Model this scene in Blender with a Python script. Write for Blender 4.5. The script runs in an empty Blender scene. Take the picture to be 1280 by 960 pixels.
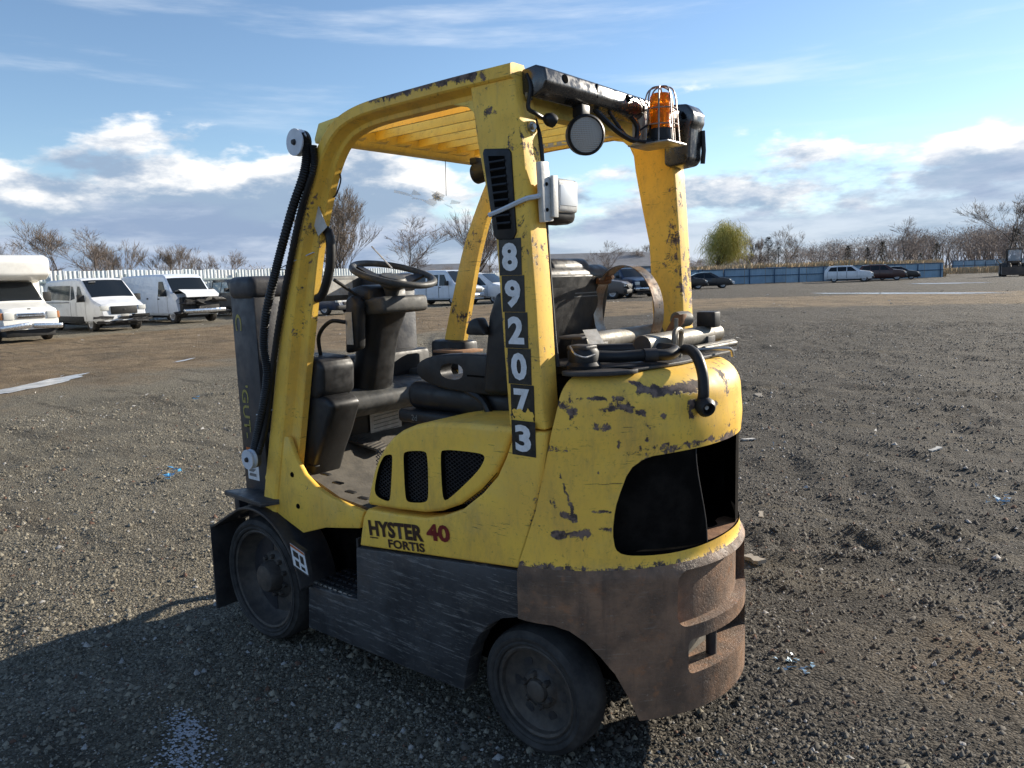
import bpy, bmesh, math, random
import numpy as np
from mathutils import Vector, Matrix

random.seed(7)
SC = bpy.context.scene
COL = SC.collection

# ---------------------------------------------------------------- camera
# world frame: X = the truck's forward, Y = its left, Z up; origin on the ground under the rear axle
CAM = Vector((-1.3666, 2.1765, 1.4832))
YAW, PITCH, ROLL = -0.8807, -0.1392, -0.0318
fw = Vector((math.cos(YAW)*math.cos(PITCH), math.sin(YAW)*math.cos(PITCH), math.sin(PITCH)))
rt = Vector((math.sin(YAW), -math.cos(YAW), 0)); up = rt.cross(fw)
r2 = rt*math.cos(ROLL)+up*math.sin(ROLL); u2 = -rt*math.sin(ROLL)+up*math.cos(ROLL)
cd = bpy.data.cameras.new('camera'); cam = bpy.data.objects.new('camera', cd); COL.objects.link(cam)
cam.matrix_world = Matrix(((r2.x, u2.x, -fw.x, CAM.x), (r2.y, u2.y, -fw.y, CAM.y), (r2.z, u2.z, -fw.z, CAM.z), (0, 0, 0, 1)))
cd.sensor_width = 36; cd.lens = 943.25/1280*36; cd.clip_start = .05; cd.clip_end = 6000
SC.camera = cam

# ---------------------------------------------------------------- light
SUN_EL = math.radians(21)
SUN_H = Vector((-.33, -.944, 0)).normalized()           # horizontal direction towards the sun
sun_dir = Vector((SUN_H.x*math.cos(SUN_EL), SUN_H.y*math.cos(SUN_EL), math.sin(SUN_EL)))
sd = bpy.data.lights.new('sun', 'SUN'); sun = bpy.data.objects.new('sun', sd); COL.objects.link(sun)
sd.energy = 5.0; sd.angle = math.radians(.53); sd.color = (1, .91, .77)
sun.rotation_euler = sun_dir.to_track_quat('Z', 'Y').to_euler()
sun.location = (-20, -60, 40)

W = bpy.data.worlds.new('World'); SC.world = W; W.use_nodes = True
SKY_STRENGTH = .095
SC.view_settings.view_transform = 'Standard'; SC.view_settings.look = 'None'
SC.view_settings.exposure = .92; SC.view_settings.gamma = 1
SC.view_settings.use_curve_mapping = False

def build_world():
    nt = W.node_tree; nt.nodes.clear()
    N = lambda t, **k: setp(nt.nodes.new(t), k)
    L = nt.links.new
    out = N('ShaderNodeOutputWorld'); bg = N('ShaderNodeBackground'); bg.inputs[1].default_value = SKY_STRENGTH
    sky = N('ShaderNodeTexSky', sky_type='NISHITA', sun_disc=False, sun_elevation=SUN_EL,
            sun_rotation=math.atan2(SUN_H.x, SUN_H.y), altitude=200, air_density=1.0, dust_density=.1, ozone_density=1.6)
    tc = N('ShaderNodeTexCoord'); sep = N('ShaderNodeSeparateXYZ'); L(tc.outputs['Generated'], sep.inputs[0])
    def m(op, a, b=None, c=None, clamp=False):
        n = N('ShaderNodeMath', operation=op, use_clamp=clamp)
        for i, v in enumerate((a, b, c)):
            if v is None: continue
            if isinstance(v, (int, float)): n.inputs[i].default_value = v
            else: L(v, n.inputs[i])
        return n.outputs[0]
    def ramp(x, a, b):
        n = N('ShaderNodeMapRange', interpolation_type='SMOOTHSTEP'); L(x, n.inputs[0])
        n.inputs[1].default_value = a; n.inputs[2].default_value = b; return n.outputs[0]
    z = sep.outputs[2]
    def noise(offset, sc, det, rough, zs):
        mp = N('ShaderNodeMapping'); L(tc.outputs['Generated'], mp.inputs[0])
        mp.inputs['Location'].default_value = offset; mp.inputs['Scale'].default_value = (1, 1, zs)
        n = N('ShaderNodeTexNoise'); L(mp.outputs[0], n.inputs['Vector'])
        n.inputs['Scale'].default_value = sc; n.inputs['Detail'].default_value = det; n.inputs['Roughness'].default_value = rough
        return n.outputs[0]
    # cumulus fields, seen side-on low over the horizon; thinning out with height
    OFF = (3.1, 1.7, .45)
    d0 = noise(OFF, 4.2, 9, .56, 2.6)
    lit = (OFF[0]+sun_dir.x*.03, OFF[1]+sun_dir.y*.03, OFF[2]+.07)
    d1 = noise(lit, 4.2, 8, .6, 2.6); d2 = noise((1.2, 6.6, 2.4), 13, 6, .6, 2.6)
    cover = m('MULTIPLY_ADD', ramp(z, .07, .27), .30, .42)
    dens = ramp(m('SUBTRACT', d0, cover), -.005, .085)
    low = ramp(z, .16, .04)
    shade = ramp(m('ADD', m('SUBTRACT', d1, cover), m('MULTIPLY_ADD', d2, .34, -.17)), -.06, .17)
    # high thin streaks
    st = noise((0, 0, 4.3), 2.3, 6, .6, 9)
    streak = m('MULTIPLY', m('MULTIPLY', ramp(st, .5, .78), ramp(z, .10, .24)), .45)
    def col(c):
        n = N('ShaderNodeRGB'); n.outputs[0].default_value = (*c, 1); return n.outputs[0]
    def mix(f, a, b):
        n = N('ShaderNodeMix', data_type='RGBA'); n.clamp_factor = True
        L(f, n.inputs[0]) if not isinstance(f, float) else None
        L(a, n.inputs[6]); L(b, n.inputs[7]); return n.outputs[2]
    K = .56/SKY_STRENGTH
    bright = col((1.30*K, 1.25*K, 1.18*K)); grey = col((.33*K, .44*K, .60*K))
    skyc = N('ShaderNodeMix', data_type='RGBA', blend_type='MULTIPLY'); skyc.inputs[0].default_value = 1
    L(sky.outputs[0], skyc.inputs[6]); skyc.inputs[7].default_value = (.83, .885, .955, 1)
    c = mix(streak, skyc.outputs[2], col((1.05*K, 1.1*K, 1.15*K)))
    cl = mix(shade, bright, grey)
    c = mix(m('MULTIPLY', dens, .95), c, cl)
    # a low grey-blue bank all round the horizon
    bn = noise((7.7, 2.2, 1.1), 3.1, 8, .6, 3.4)
    bank = m('MULTIPLY', ramp(m('ADD', m('MULTIPLY', z, -3.2), bn), .13, .30), .9)
    bshade = ramp(noise((2.7, 5.2, 3.1), 5.0, 7, .6, 5.0), .38, .66)
    c = mix(bank, c, mix(bshade, col((.30*K, .40*K, .58*K)), col((.60*K, .68*K, .82*K))))
    L(c, bg.inputs[0]); L(bg.outputs[0], out.inputs[0])

def setp(n, k):
    for a, b in k.items(): setattr(n, a, b)
    return n
build_world()

# ---------------------------------------------------------------- materials
class NB:
    def __init__(s, name):
        s.m = bpy.data.materials.new(name); s.m.use_nodes = True; s.t = s.m.node_tree
        s.b = s.t.nodes['Principled BSDF']; s.out = s.t.nodes['Material Output']
        s.tc = s.N('ShaderNodeTexCoord')
    def N(s, t, **k): return setp(s.t.nodes.new(t), k)
    def L(s, a, b): s.t.links.new(a, b)
    def put(s, v, inp):
        if isinstance(v, (int, float)): inp.default_value = v
        elif isinstance(v, tuple): inp.default_value = (*v, 1) if len(v) == 3 and inp.type == 'RGBA' else v
        else: s.L(v, inp)
    def math(s, op, a, b=None, c=None, clamp=False):
        n = s.N('ShaderNodeMath', operation=op, use_clamp=clamp)
        for i, v in enumerate((a, b, c)):
            if v is not None: s.put(v, n.inputs[i])
        return n.outputs[0]
    def ramp(s, x, a, b, lo=0., hi=1.):
        n = s.N('ShaderNodeMapRange', interpolation_type='SMOOTHSTEP'); s.put(x, n.inputs[0])
        for i, v in ((1, a), (2, b), (3, lo), (4, hi)): n.inputs[i].default_value = v
        return n.outputs[0]
    def noise(s, sc, det=4, rough=.55, scale=(1, 1, 1), loc=(0, 0, 0), rot=(0, 0, 0), dist=0, out=0):
        mp = s.N('ShaderNodeMapping'); s.L(s.tc.outputs['Object'], mp.inputs[0])
        mp.inputs['Scale'].default_value = scale; mp.inputs['Location'].default_value = loc; mp.inputs['Rotation'].default_value = rot
        n = s.N('ShaderNodeTexNoise'); s.L(mp.outputs[0], n.inputs['Vector'])
        n.inputs['Scale'].default_value = sc; n.inputs['Detail'].default_value = det
        n.inputs['Roughness'].default_value = rough; n.inputs['Distortion'].default_value = dist
        return n.outputs[out]
    def vor(s, sc, feature='F1', out='Distance', rnd=1):
        n = s.N('ShaderNodeTexVoronoi', feature=feature); s.L(s.tc.outputs['Object'], n.inputs['Vector'])
        n.inputs['Scale'].default_value = sc; n.inputs['Randomness'].default_value = rnd
        return n.outputs[out]
    def attr(s, name, out='Fac'):
        n = s.N('ShaderNodeAttribute'); n.attribute_name = name; return n.outputs[out]
    def mix(s, f, a, b, mode='MIX'):
        n = s.N('ShaderNodeMix', data_type='RGBA', blend_type=mode); s.put(f, n.inputs[0]); s.put(a, n.inputs[6]); s.put(b, n.inputs[7])
        return n.outputs[2]
    def set(s, **k):
        for a, v in k.items(): s.put(v, s.b.inputs[{'color': 'Base Color', 'rough': 'Roughness', 'metal': 'Metallic', 'spec': 'Specular IOR Level',
            'coat': 'Coat Weight', 'trans': 'Transmission Weight', 'alpha': 'Alpha', 'ior': 'IOR', 'sss': 'Subsurface Weight'}[a]])
        return s
    def bump(s, h, strength=.3, dist=.01):
        n = s.N('ShaderNodeBump'); s.put(h, n.inputs['Height']); n.inputs['Strength'].default_value = strength
        n.inputs['Distance'].default_value = dist; s.L(n.outputs[0], s.b.inputs['Normal']); return s

def std(name, c1, c2, scale=8, rough=.6, metal=0, bump=.15, bscale=90, spec=.4, dust=0, dustc=(.22, .19, .15)):
    """two-tone weathered surface, optional dust lying on up-facing faces' grain"""
    b = NB(name)
    c = b.mix(b.ramp(b.noise(scale, 6, .6), .35, .68), c1, c2)
    if dust:
        d = b.math('MULTIPLY', b.ramp(b.noise(scale*2.3, 8, .7, loc=(5, 2, 1)), .42, .70), dust)
        c = b.mix(d, c, dustc)
    n = b.noise(bscale, 5, .6)
    b.set(color=c, rough=b.ramp(b.noise(scale*3, 4), .3, .7, max(0, rough-.12), min(1, rough+.12)), metal=metal, spec=spec)
    if bump: b.bump(n, bump, .004)
    return b.m

def paint_mat(name, chip=.5, scr=.5, dirt=.35, base=(.96, .60, .090), base2=(.86, .515, .090)):
    """yellow machine paint: faded, scratched, chipped to dark steel; the float attribute 'wear' marks where it was hit"""
    b = NB(name)
    c = b.mix(b.ramp(b.noise(3.5, 5, .6), .35, .7), base, base2)
    grime = b.math('MULTIPLY', b.ramp(b.noise(9, 12, .78, scale=(1, 1, .5), loc=(2, 7, 3)), .46, .74), dirt)
    c = b.mix(grime, c, (.40, .25, .085))
    c = b.mix(b.math('MULTIPLY', b.ramp(b.noise(30, 8, .75, scale=(1, 1, .25), loc=(4, 4, 1)), .50, .72), dirt*.7), c, (.50, .32, .11))
    c = b.mix(b.math('MULTIPLY', b.ramp(b.noise(4, 7, .7, loc=(0, 3, 6)), .52, .75), .35), c, (.66, .50, .20))
    fine = b.math('MULTIPLY', b.ramp(b.noise(70, 6, .7), .58, .70), .5)
    c = b.mix(fine, c, (.20, .13, .05))
    # long fine scratches
    s1 = b.ramp(b.noise(9, 5, .75, scale=(.9, .9, 13), rot=(.1, .25, .0)), .625, .665)
    s2 = b.ramp(b.noise(9, 5, .75, scale=(1.2, 1.2, 15), rot=(.3, -.55, .4), loc=(4, 1, 2)), .635, .675)
    gate = b.ramp(b.noise(6, 3, .5, loc=(9, 9, 9)), .46, .60)
    scm = b.math('MULTIPLY', b.math('MAXIMUM', s1, s2), b.math('MULTIPLY', gate, scr), clamp=True)
    # chips
    wear = b.attr('wear')
    n1 = b.noise(30, 13, .74, scale=(1, 1, .8), dist=.5)
    n1b = b.noise(60, 6, .7, scale=(.6, .6, 1.6), loc=(3, 3, 3))
    big = b.noise(5, 3, .5, loc=(1, 4, 8))
    v = b.math('ADD', n1, b.math('MULTIPLY', b.math('SUBTRACT', big, .5), .45))
    v = b.math('ADD', v, b.math('MULTIPLY', b.math('SUBTRACT', n1b, .5), .25))
    v = b.math('MULTIPLY_ADD', wear, .36, b.math('ADD', v, b.math('MULTIPLY', b.math('SUBTRACT', b.noise(140, 5, .7, scale=(.5, .5, 1.5)), .5), .16)))
    thr = .775-.13*chip
    chipm = b.ramp(v, thr, thr+.012)
    halo = b.ramp(v, thr-.05, thr)
    steel = b.mix(b.ramp(b.noise(40, 6, .65, loc=(6, 0, 2)), .4, .62), (.070, .050, .045), (.215, .150, .122))
    c = b.mix(b.math('MULTIPLY', halo, .35), c, (.26, .15, .03))
    c = b.mix(scm, c, (.10, .07, .03))
    c = b.mix(chipm, c, steel)
    # grime gathers in the low and sheltered grain of the panels
    c = b.mix(b.math('MULTIPLY', b.ramp(b.noise(2.2, 9, .75, loc=(11, 3, 2)), .55, .72), .30*dirt), c, (.20, .14, .07))
    b.set(color=c, rough=b.math('MULTIPLY_ADD', chipm, .25, b.ramp(b.noise(14, 5), .3, .7, .40, .60)), spec=.28)
    h = b.math('MULTIPLY_ADD', chipm, -1.0, b.math('MULTIPLY', b.noise(120, 4), .10))
    b.bump(h, .35, .003)
    return b.m

def build_mats():
    M = {}
    M['yellow'] = paint_mat('yellow_paint', .30, .85, .55)
    M['yellow_cw'] = paint_mat('yellow_paint_counterweight', .42, .9, .6)
    M['yellow_pillar'] = paint_mat('yellow_paint_pillar', .72, .9, .6)
    M['yellow_roof'] = paint_mat('yellow_paint_roof', .35, .4, .55, (.92, .69, .16), (.82, .60, .14))
    b = NB('worn_bumper_steel')        # counterweight foot: paint rubbed to brown, rust and grey scrapes
    c = b.mix(b.ramp(b.noise(7, 8, .65), .36, .66), (.125, .080, .053), (.27, .16, .098))
    c = b.mix(b.math('MULTIPLY', b.ramp(b.noise(16, 8, .7, loc=(3, 1, 5)), .54, .70), .7), c, (.34, .155, .07))
    c = b.mix(b.math('MULTIPLY', b.ramp(b.noise(11, 6, .75, scale=(1, 1, 14), loc=(2, 2, 2)), .58, .66), .55), c, (.27, .22, .17))
    c = b.mix(b.math('MULTIPLY', b.ramp(b.noise(4, 5, .6, loc=(8, 1, 1)), .52, .68), .5), c, (.055, .048, .044))
    b.set(color=c, rough=b.ramp(b.noise(20, 5), .3, .7, .45, .75), spec=.4); 
    c2 = b.mix(b.math('MULTIPLY', b.ramp(b.noise(13, 7, .7, scale=(1.6, 1.6, .16), loc=(5, 5, 0)), .52, .68), .45), c, (.060, .045, .036))
    c2 = b.mix(b.ramp(b.noise(75, 6, .7, loc=(9, 2, 2)), .64, .70), c2, (.30, .14, .06))
    c2 = b.mix(b.math('MULTIPLY', b.ramp(b.noise(45, 8, .75, scale=(1, 1, 2.5), loc=(1, 2, 9)), .62, .68), .8), c2, (.36, .30, .24))
    b.set(color=c2); b.bump(b.math('ADD', b.noise(60, 10, .75), b.math('MULTIPLY', b.ramp(b.noise(110, 4, .6), .35, .5), .5)), .45, .006); M['bumper'] = b.m
    b = NB('scuffed_frame_black')      # side skirt: blue-black paint with long pale scuffs
    c = b.mix(b.ramp(b.noise(5, 7, .62), .35, .68), (.026, .027, .030), (.058, .058, .060))
    s = b.ramp(b.noise(7, 7, .78, scale=(1, 1, 16), rot=(0, .10, 0)), .55, .62)
    s2 = b.ramp(b.noise(7, 7, .78, scale=(1.5, 1, 18), rot=(0, -.16, 0), loc=(3, 0, 3)), .57, .63)
    c = b.mix(b.math('MULTIPLY', b.math('MAXIMUM', s, s2), .55), c, (.25, .24, .225))
    c = b.mix(b.math('MULTIPLY', b.ramp(b.noise(10, 8, .7, loc=(7, 3, 2)), .56, .72), .5), c, (.15, .13, .105))
    b.set(color=c, rough=b.ramp(b.noise(18, 5), .3, .7, .38, .62), spec=.45); b.bump(b.noise(50, 8, .7), .22, .004); M['skirt'] = b.m
    M['black'] = std('black_plastic', (0.0076, 0.0080, 0.0090), (0.0153, 0.0153, 0.0167), 9, .5, dust=.10, dustc=(.07, .066, .06), bump=.06)
    M['black_gloss'] = std('black_gloss_housing', (0.0128, 0.0128, 0.0144), (0.0320, 0.0320, 0.0320), 12, .26, dust=.10, spec=.9, bump=.03)
    M['steel_black'] = std('black_painted_steel', (0.0192, 0.0192, 0.0224), (0.0480, 0.0464, 0.0464), 7, .5, dust=.3, dustc=(.09, .07, .055))
    M['mast'] = std('mast_black_paint', (0.0224, 0.0232, 0.0288), (0.0416, 0.0416, 0.0464), 6, .45, dust=.2, dustc=(.07, .06, .05))
    M['void'] = std('deep_shade_black', (.004, .004, .004), (.010, .0095, .009), 12, .95, bump=.3, spec=0)  # near-black for inner blocks and recesses, deep shade put into the colour
    M['baffle'] = std('near_black_plate', (.007, .0065, .006), (.018, .0155, .0135), 9, .95, bump=.3, spec=.02)  # near-black plate colour for both outlet sheets
    M['rubber'] = std('tyre_rubber', (0.0231, 0.0225, 0.0225), (0.0544, 0.0517, 0.0490), 10, .82, bump=.3, bscale=60, spec=.25, dust=.35, dustc=(.075, .068, .06))
    M['rim'] = std('wheel_rim_dark', (0.0314, 0.0286, 0.0271), (0.0785, 0.0657, 0.0542), 14, .6, dust=.4, dustc=(.09, .075, .06))
    M['dash'] = std('dusty_grey_plastic', (0.0344, 0.0361, 0.0361), (0.0646, 0.0646, 0.0620), 10, .55, dust=.45, dustc=(.13, .125, .11), bump=.07)
    M['floor'] = std('dusty_rubber_mat', (.075, .068, .058), (.12, .108, .09), 12, .8, bump=.3, dust=.35, dustc=(.17, .15, .12))
    M['seat'] = std('seat_vinyl', (0.0089, 0.0089, 0.0104), (0.0179, 0.0179, 0.0193), 10, .45, dust=.08, dustc=(.06, .056, .05), bump=.06)
    M['pipe'] = std('dirty_galvanised_pipe', (.15, .14, .12), (.25, .235, .20), 12, .55, metal=.3, dust=.5, dustc=(.13, .10, .07))
    M['strap'] = std('rusty_strap_steel', (.36, .32, .27), (.30, .20, .13), 22, .38, metal=.7, dust=.45, dustc=(.22, .12, .06))
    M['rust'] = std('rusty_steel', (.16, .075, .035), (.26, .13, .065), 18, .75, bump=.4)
    M['steel'] = std('dull_steel', (.30, .29, .27), (.45, .44, .42), 20, .38, metal=.8, dust=.3)
    M['alu'] = std('pale_bracket_grey', (.50, .50, .48), (.62, .61, .58), 15, .45, dust=.25)
    M['cage'] = std('cage_wire_steel', (.25, .20, .17), (.38, .33, .30), 40, .45, metal=.6)
    M['white'] = std('white_vinyl', (.72, .73, .74), (.80, .80, .80), 20, .45, bump=0, dust=.25)
    M['pulley'] = std('white_nylon_pulley', (.58, .62, .68), (.66, .70, .76), 10, .4, bump=.05, dust=.15)
    M['decal_black'] = std('black_vinyl', (.012, .012, .012), (.02, .02, .02), 20, .4, bump=0, dust=.3, dustc=(.10, .085, .05))
    M['decal_red'] = std('dark_red_vinyl', (.20, .016, .012), (.16, .014, .012), 20, .45, bump=0)
    M['decal_brown'] = std('dark_brown_vinyl', (.045, .020, .012), (.06, .028, .015), 20, .45, bump=0)
    M['decal_yellow'] = std('yellow_flaked_print', (.42, .36, .08), (.25, .22, .07), 60, .5, bump=0)
    M['label'] = std('faded_label', (.50, .49, .46), (.38, .37, .34), 30, .5, bump=0, dust=.4)
    M['label_orange'] = std('orange_label', (.55, .15, .03), (.45, .12, .03), 30, .5, bump=0)
    M['print_grey'] = std('grey_print', (.20, .20, .19), (.14, .14, .14), 50, .5, bump=0)
    M['cardboard'] = std('cardboard', (.34, .19, .10), (.26, .14, .075), 15, .8)
    M['ziptie'] = std('white_strap', (.55, .60, .66), (.62, .66, .7), 30, .4, bump=0)
    b = NB('amber_lens'); b.set(color=(1, .27, .01), rough=.25, trans=.55, ior=1.2, spec=.5)
    b.b.inputs['Subsurface Weight'].default_value = .35; b.b.inputs['Subsurface Radius'].default_value = (.05, .02, .005); b.bump(b.noise(30, 1, .5, scale=(.1, .1, 3)), .4, .004); M['amber'] = b.m
    b = NB('ribbed_lamp_glass')
    w = b.N('ShaderNodeTexWave', wave_type='BANDS', bands_direction='Y'); b.L(b.tc.outputs['Object'], w.inputs[0]); w.inputs['Scale'].default_value = 75
    w2 = b.N('ShaderNodeTexWave', wave_type='BANDS', bands_direction='Z'); b.L(b.tc.outputs['Object'], w2.inputs[0]); w2.inputs['Scale'].default_value = 55
    b.set(color=(.40, .37, .33), rough=.35, metal=.25, spec=.6); b.bump(b.math('ADD', w.outputs[0], w2.outputs[0]), .35, .003); M['lamp'] = b.m
    b = NB('clear_screen'); b.set(color=(.75, .78, .80), rough=.25, spec=.6); M['screen'] = b.m
    b = NB('dusty_windscreen'); b.set(color=(.8, .83, .85), rough=.35, alpha=.38, spec=.5); M['film'] = b.m
    M['blue_wrap'] = std('blue_plastic_scrap', (.02, .26, .55), (.10, .42, .70), 60, .35)
    M['pale_wrap'] = std('pale_blue_plastic_scrap', (.25, .42, .55), (.45, .58, .66), 60, .35)
    M['wood'] = std('weathered_wood', (.36, .31, .24), (.26, .22, .17), 30, .8)
    M['stone_white'] = std('pale_debris', (.50, .48, .44), (.36, .34, .31), 30, .8)
    return M
M = build_mats()

# ---------------------------------------------------------------- mesh helpers
def link(name, me, mat=None, parent=None):
    o = bpy.data.objects.new(name, me); COL.objects.link(o)
    if mat is not None and not me.materials: me.materials.append(mat)
    if parent is not None: o.parent = parent
    return o
def tag(o, label=None, cat=None, group=None, kind=None):
    for k, v in (('label', label), ('category', cat), ('group', group), ('kind', kind)):
        if v: o[k] = v
    return o
def empty(name, loc=(0, 0, 0), rz=0):
    o = bpy.data.objects.new(name, None); COL.objects.link(o); o.location = loc; o.rotation_euler = (0, 0, rz); o.empty_display_size = .1
    return o
def fin(name, bm, mat, parent=None, smooth=False, bevel=0, seg=2, ang=.5):
    if bevel:
        bmesh.ops.remove_doubles(bm, verts=bm.verts, dist=1e-6)
        bmesh.ops.recalc_face_normals(bm, faces=bm.faces)
        es = [e for e in bm.edges if len(e.link_faces) == 2 and e.calc_face_angle(0) > ang]
        bmesh.ops.bevel(bm, geom=es, offset=bevel, segments=seg, affect='EDGES', profile=.5, clamp_overlap=True)
    bmesh.ops.recalc_face_normals(bm, faces=bm.faces)
    me = bpy.data.meshes.new(name); bm.to_mesh(me); bm.free()
    if smooth: smooth_mesh(me)
    return link(name, me, mat, parent)
def smooth_mesh(me, ang=.7):
    me.shade_smooth()
    try: me.set_sharp_from_angle(angle=ang)
    except Exception: pass
def raw(name, V, F, mat, parent=None, smooth=False):
    me = bpy.data.meshes.new(name); me.from_pydata([tuple(v) for v in V], [], F); me.update()
    if smooth: smooth_mesh(me)
    return link(name, me, mat, parent)
def bm_box(bm, x0, x1, y0, y1, z0, z1, mtx=None):
    vs = [bm.verts.new((x, y, z)) for x in (x0, x1) for y in (y0, y1) for z in (z0, z1)]
    if mtx: 
        for v in vs: v.co = mtx @ v.co
    for f in ((0, 1, 3, 2), (4, 6, 7, 5), (0, 4, 5, 1), (2, 3, 7, 6), (0, 2, 6, 4), (1, 5, 7, 3)): bm.faces.new([vs[i] for i in f])
    return vs
def box(name, x0, x1, y0, y1, z0, z1, mat, parent=None, bevel=.004, mtx=None, seg=2):
    bm = bmesh.new(); bm_box(bm, x0, x1, y0, y1, z0, z1, mtx); return fin(name, bm, mat, parent, bevel > 0, bevel, seg)
def bm_prism(bm, poly, axis, a, b):
    """polygon in the plane across axis ('y': (x,z), 'x': (y,z), 'z': (x,y)) pulled from a to b"""
    def P(p, t): return {'y': (p[0], t, p[1]), 'x': (t, p[0], p[1]), 'z': (p[0], p[1], t)}[axis]
    A = [bm.verts.new(P(p, a)) for p in poly]; B = [bm.verts.new(P(p, b)) for p in poly]; n = len(poly)
    bm.faces.new(A); bm.faces.new(B[::-1])
    for i in range(n): bm.faces.new((A[i], B[i], B[(i+1) % n], A[(i+1) % n]))
def prism(name, poly, axis, a, b, mat, parent=None, bevel=0, smooth=True, seg=2):
    bm = bmesh.new(); bm_prism(bm, poly, axis, a, b); return fin(name, bm, mat, parent, smooth, bevel, seg)
def catmull(pts, n=6, closed=False):
    P = [Vector(p) for p in pts]; out = []; N = len(P)
    R = range(N) if closed else range(N-1)
    for i in R:
        p0 = P[(i-1) % N] if closed or i else P[0]*2-P[1]
        p1 = P[i]; p2 = P[(i+1) % N]
        p3 = P[(i+2) % N] if closed or i+2 < N else P[-1]*2-P[-2]
        for k in range(n):
            t = k/n
            out.append(.5*((2*p1)+(p2-p0)*t+(2*p0-5*p1+4*p2-p3)*t*t+(3*p1-p0-3*p2+p3)*t**3))
    if not closed: out.append(P[-1])
    return out
def bm_tube(bm, pts, r, n=10, caps=True, closed=False):
    P = [Vector(p) for p in pts]; rs = r if isinstance(r, (list, tuple)) else [r]*len(P)
    rings = []; prev = None
    for i, p in enumerate(P):
        a = P[i-1] if i or closed else p; b = P[(i+1) % len(P)] if i+1 < len(P) or closed else p
        t = (b-a).normalized()
        if prev is None:
            ref = Vector((0, 0, 1)) if abs(t.z) < .9 else Vector((1, 0, 0)); x = t.cross(ref).normalized()
        else:
            x = (prev-t*prev.dot(t)).normalized()
        prev = x; y = t.cross(x)
        rings.append([bm.verts.new(p+(x*math.cos(2*math.pi*k/n)+y*math.sin(2*math.pi*k/n))*rs[i]) for k in range(n)])
    m = len(rings)
    for i in range(m if closed else m-1):
        A, B = rings[i], rings[(i+1) % m]
        for k in range(n): bm.faces.new((A[k], A[(k+1) % n], B[(k+1) % n], B[k]))
    if caps and not closed: bm.faces.new(rings[0][::-1]); bm.faces.new(rings[-1])
def tube(name, pts, r, mat, parent=None, n=10, smoothpath=0, closed=False):
    if smoothpath: pts = catmull(pts, smoothpath, closed)
    bm = bmesh.new(); bm_tube(bm, pts, r, n, True, closed); return fin(name, bm, mat, parent, True)
def bm_lathe(bm, prof, org, axis, n=32, closed=False):
    """prof: (radius, along-axis) pairs turned about axis through org"""
    org = Vector(org); ax = Vector(axis).normalized(); ref = Vector((0, 0, 1)) if abs(ax.z) < .9 else Vector((1, 0, 0))
    x = ax.cross(ref).normalized(); y = ax.cross(x); rings = []
    for r, h in prof:
        if r < 1e-6: rings.append([bm.verts.new(org+ax*h)])
        else: rings.append([bm.verts.new(org+ax*h+(x*math.cos(2*math.pi*k/n)+y*math.sin(2*math.pi*k/n))*r) for k in range(n)])
    L = len(rings)
    for i in range(L if closed else L-1):
        A, B = rings[i], rings[(i+1) % L]
        for k in range(n):
            if len(A) == 1 and len(B) == 1: continue
            if len(A) == 1: bm.faces.new((A[0], B[(k+1) % n], B[k]))
            elif len(B) == 1: bm.faces.new((A[k], A[(k+1) % n], B[0]))
            else: bm.faces.new((A[k], A[(k+1) % n], B[(k+1) % n], B[k]))
def lathe(name, prof, org, axis, mat, parent=None, n=32):
    bm = bmesh.new(); bm_lathe(bm, prof, org, axis, n); return fin(name, bm, mat, parent, True)
def cut(o, cutters, op='DIFFERENCE', keepmat=True):
    """boolean cut, applied; cutters are bmeshes"""
    for bmc in cutters:
        bmesh.ops.recalc_face_normals(bmc, faces=bmc.faces)
        me = bpy.data.meshes.new('cutter'); bmc.to_mesh(me); bmc.free()
        c = bpy.data.objects.new('cutter', me); COL.objects.link(c)
        md = o.modifiers.new('b', 'BOOLEAN'); md.operation = op; md.object = c; md.solver = 'EXACT'
        dg = bpy.context.evaluated_depsgraph_get(); dg.update()
        new = bpy.data.meshes.new_from_object(o.evaluated_get(dg))
        o.modifiers.clear(); old = o.data; o.data = new; bpy.data.meshes.remove(old)
        bpy.data.objects.remove(c); bpy.data.meshes.remove(me)
    return o
def text(name, s, mat, parent, origin, xdir, ydir, width=None, height=None, bold=.0, lift=.0012):
    """flat lettering: origin is its lower-left corner, xdir/ydir the reading and up directions"""
    cu = bpy.data.curves.new(name, 'FONT'); cu.body = s; cu.size = 1; cu.offset = bold; cu.extrude = 0; cu.resolution_u = 3; cu.space_character = 1.02
    t = bpy.data.objects.new(name, cu); COL.objects.link(t)
    dg = bpy.context.evaluated_depsgraph_get(); dg.update()
    me = bpy.data.meshes.new_from_object(t.evaluated_get(dg)); bpy.data.objects.remove(t); bpy.data.curves.remove(cu)
    co = np.empty(len(me.vertices)*3); me.vertices.foreach_get('co', co); co = co.reshape(-1, 3)
    lo, hi = co.min(0), co.max(0)
    sx = width/(hi[0]-lo[0]) if width else None; sy = height/(hi[1]-lo[1]) if height else None
    sx = sx or sy; sy = sy or sx
    X = Vector(xdir).normalized(); Y = Vector(ydir).normalized(); Z = X.cross(Y); O = Vector(origin)
    P = [O+X*((c[0]-lo[0])*sx)+Y*((c[1]-lo[1])*sy)+Z*lift for c in co]
    me.vertices.foreach_set('co', np.array([tuple(p) for p in P]).ravel()); me.materials.clear(); me.name = name; me.update()
    return link(name, me, mat, parent)
def wear_attr(o, fn):
    me = o.data; co = np.empty(len(me.vertices)*3, np.float32); me.vertices.foreach_get('co', co)
    a = me.attributes.new('wear', 'FLOAT', 'POINT'); a.data.foreach_set('value', fn(co.reshape(-1, 3)).astype(np.float32))
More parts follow.
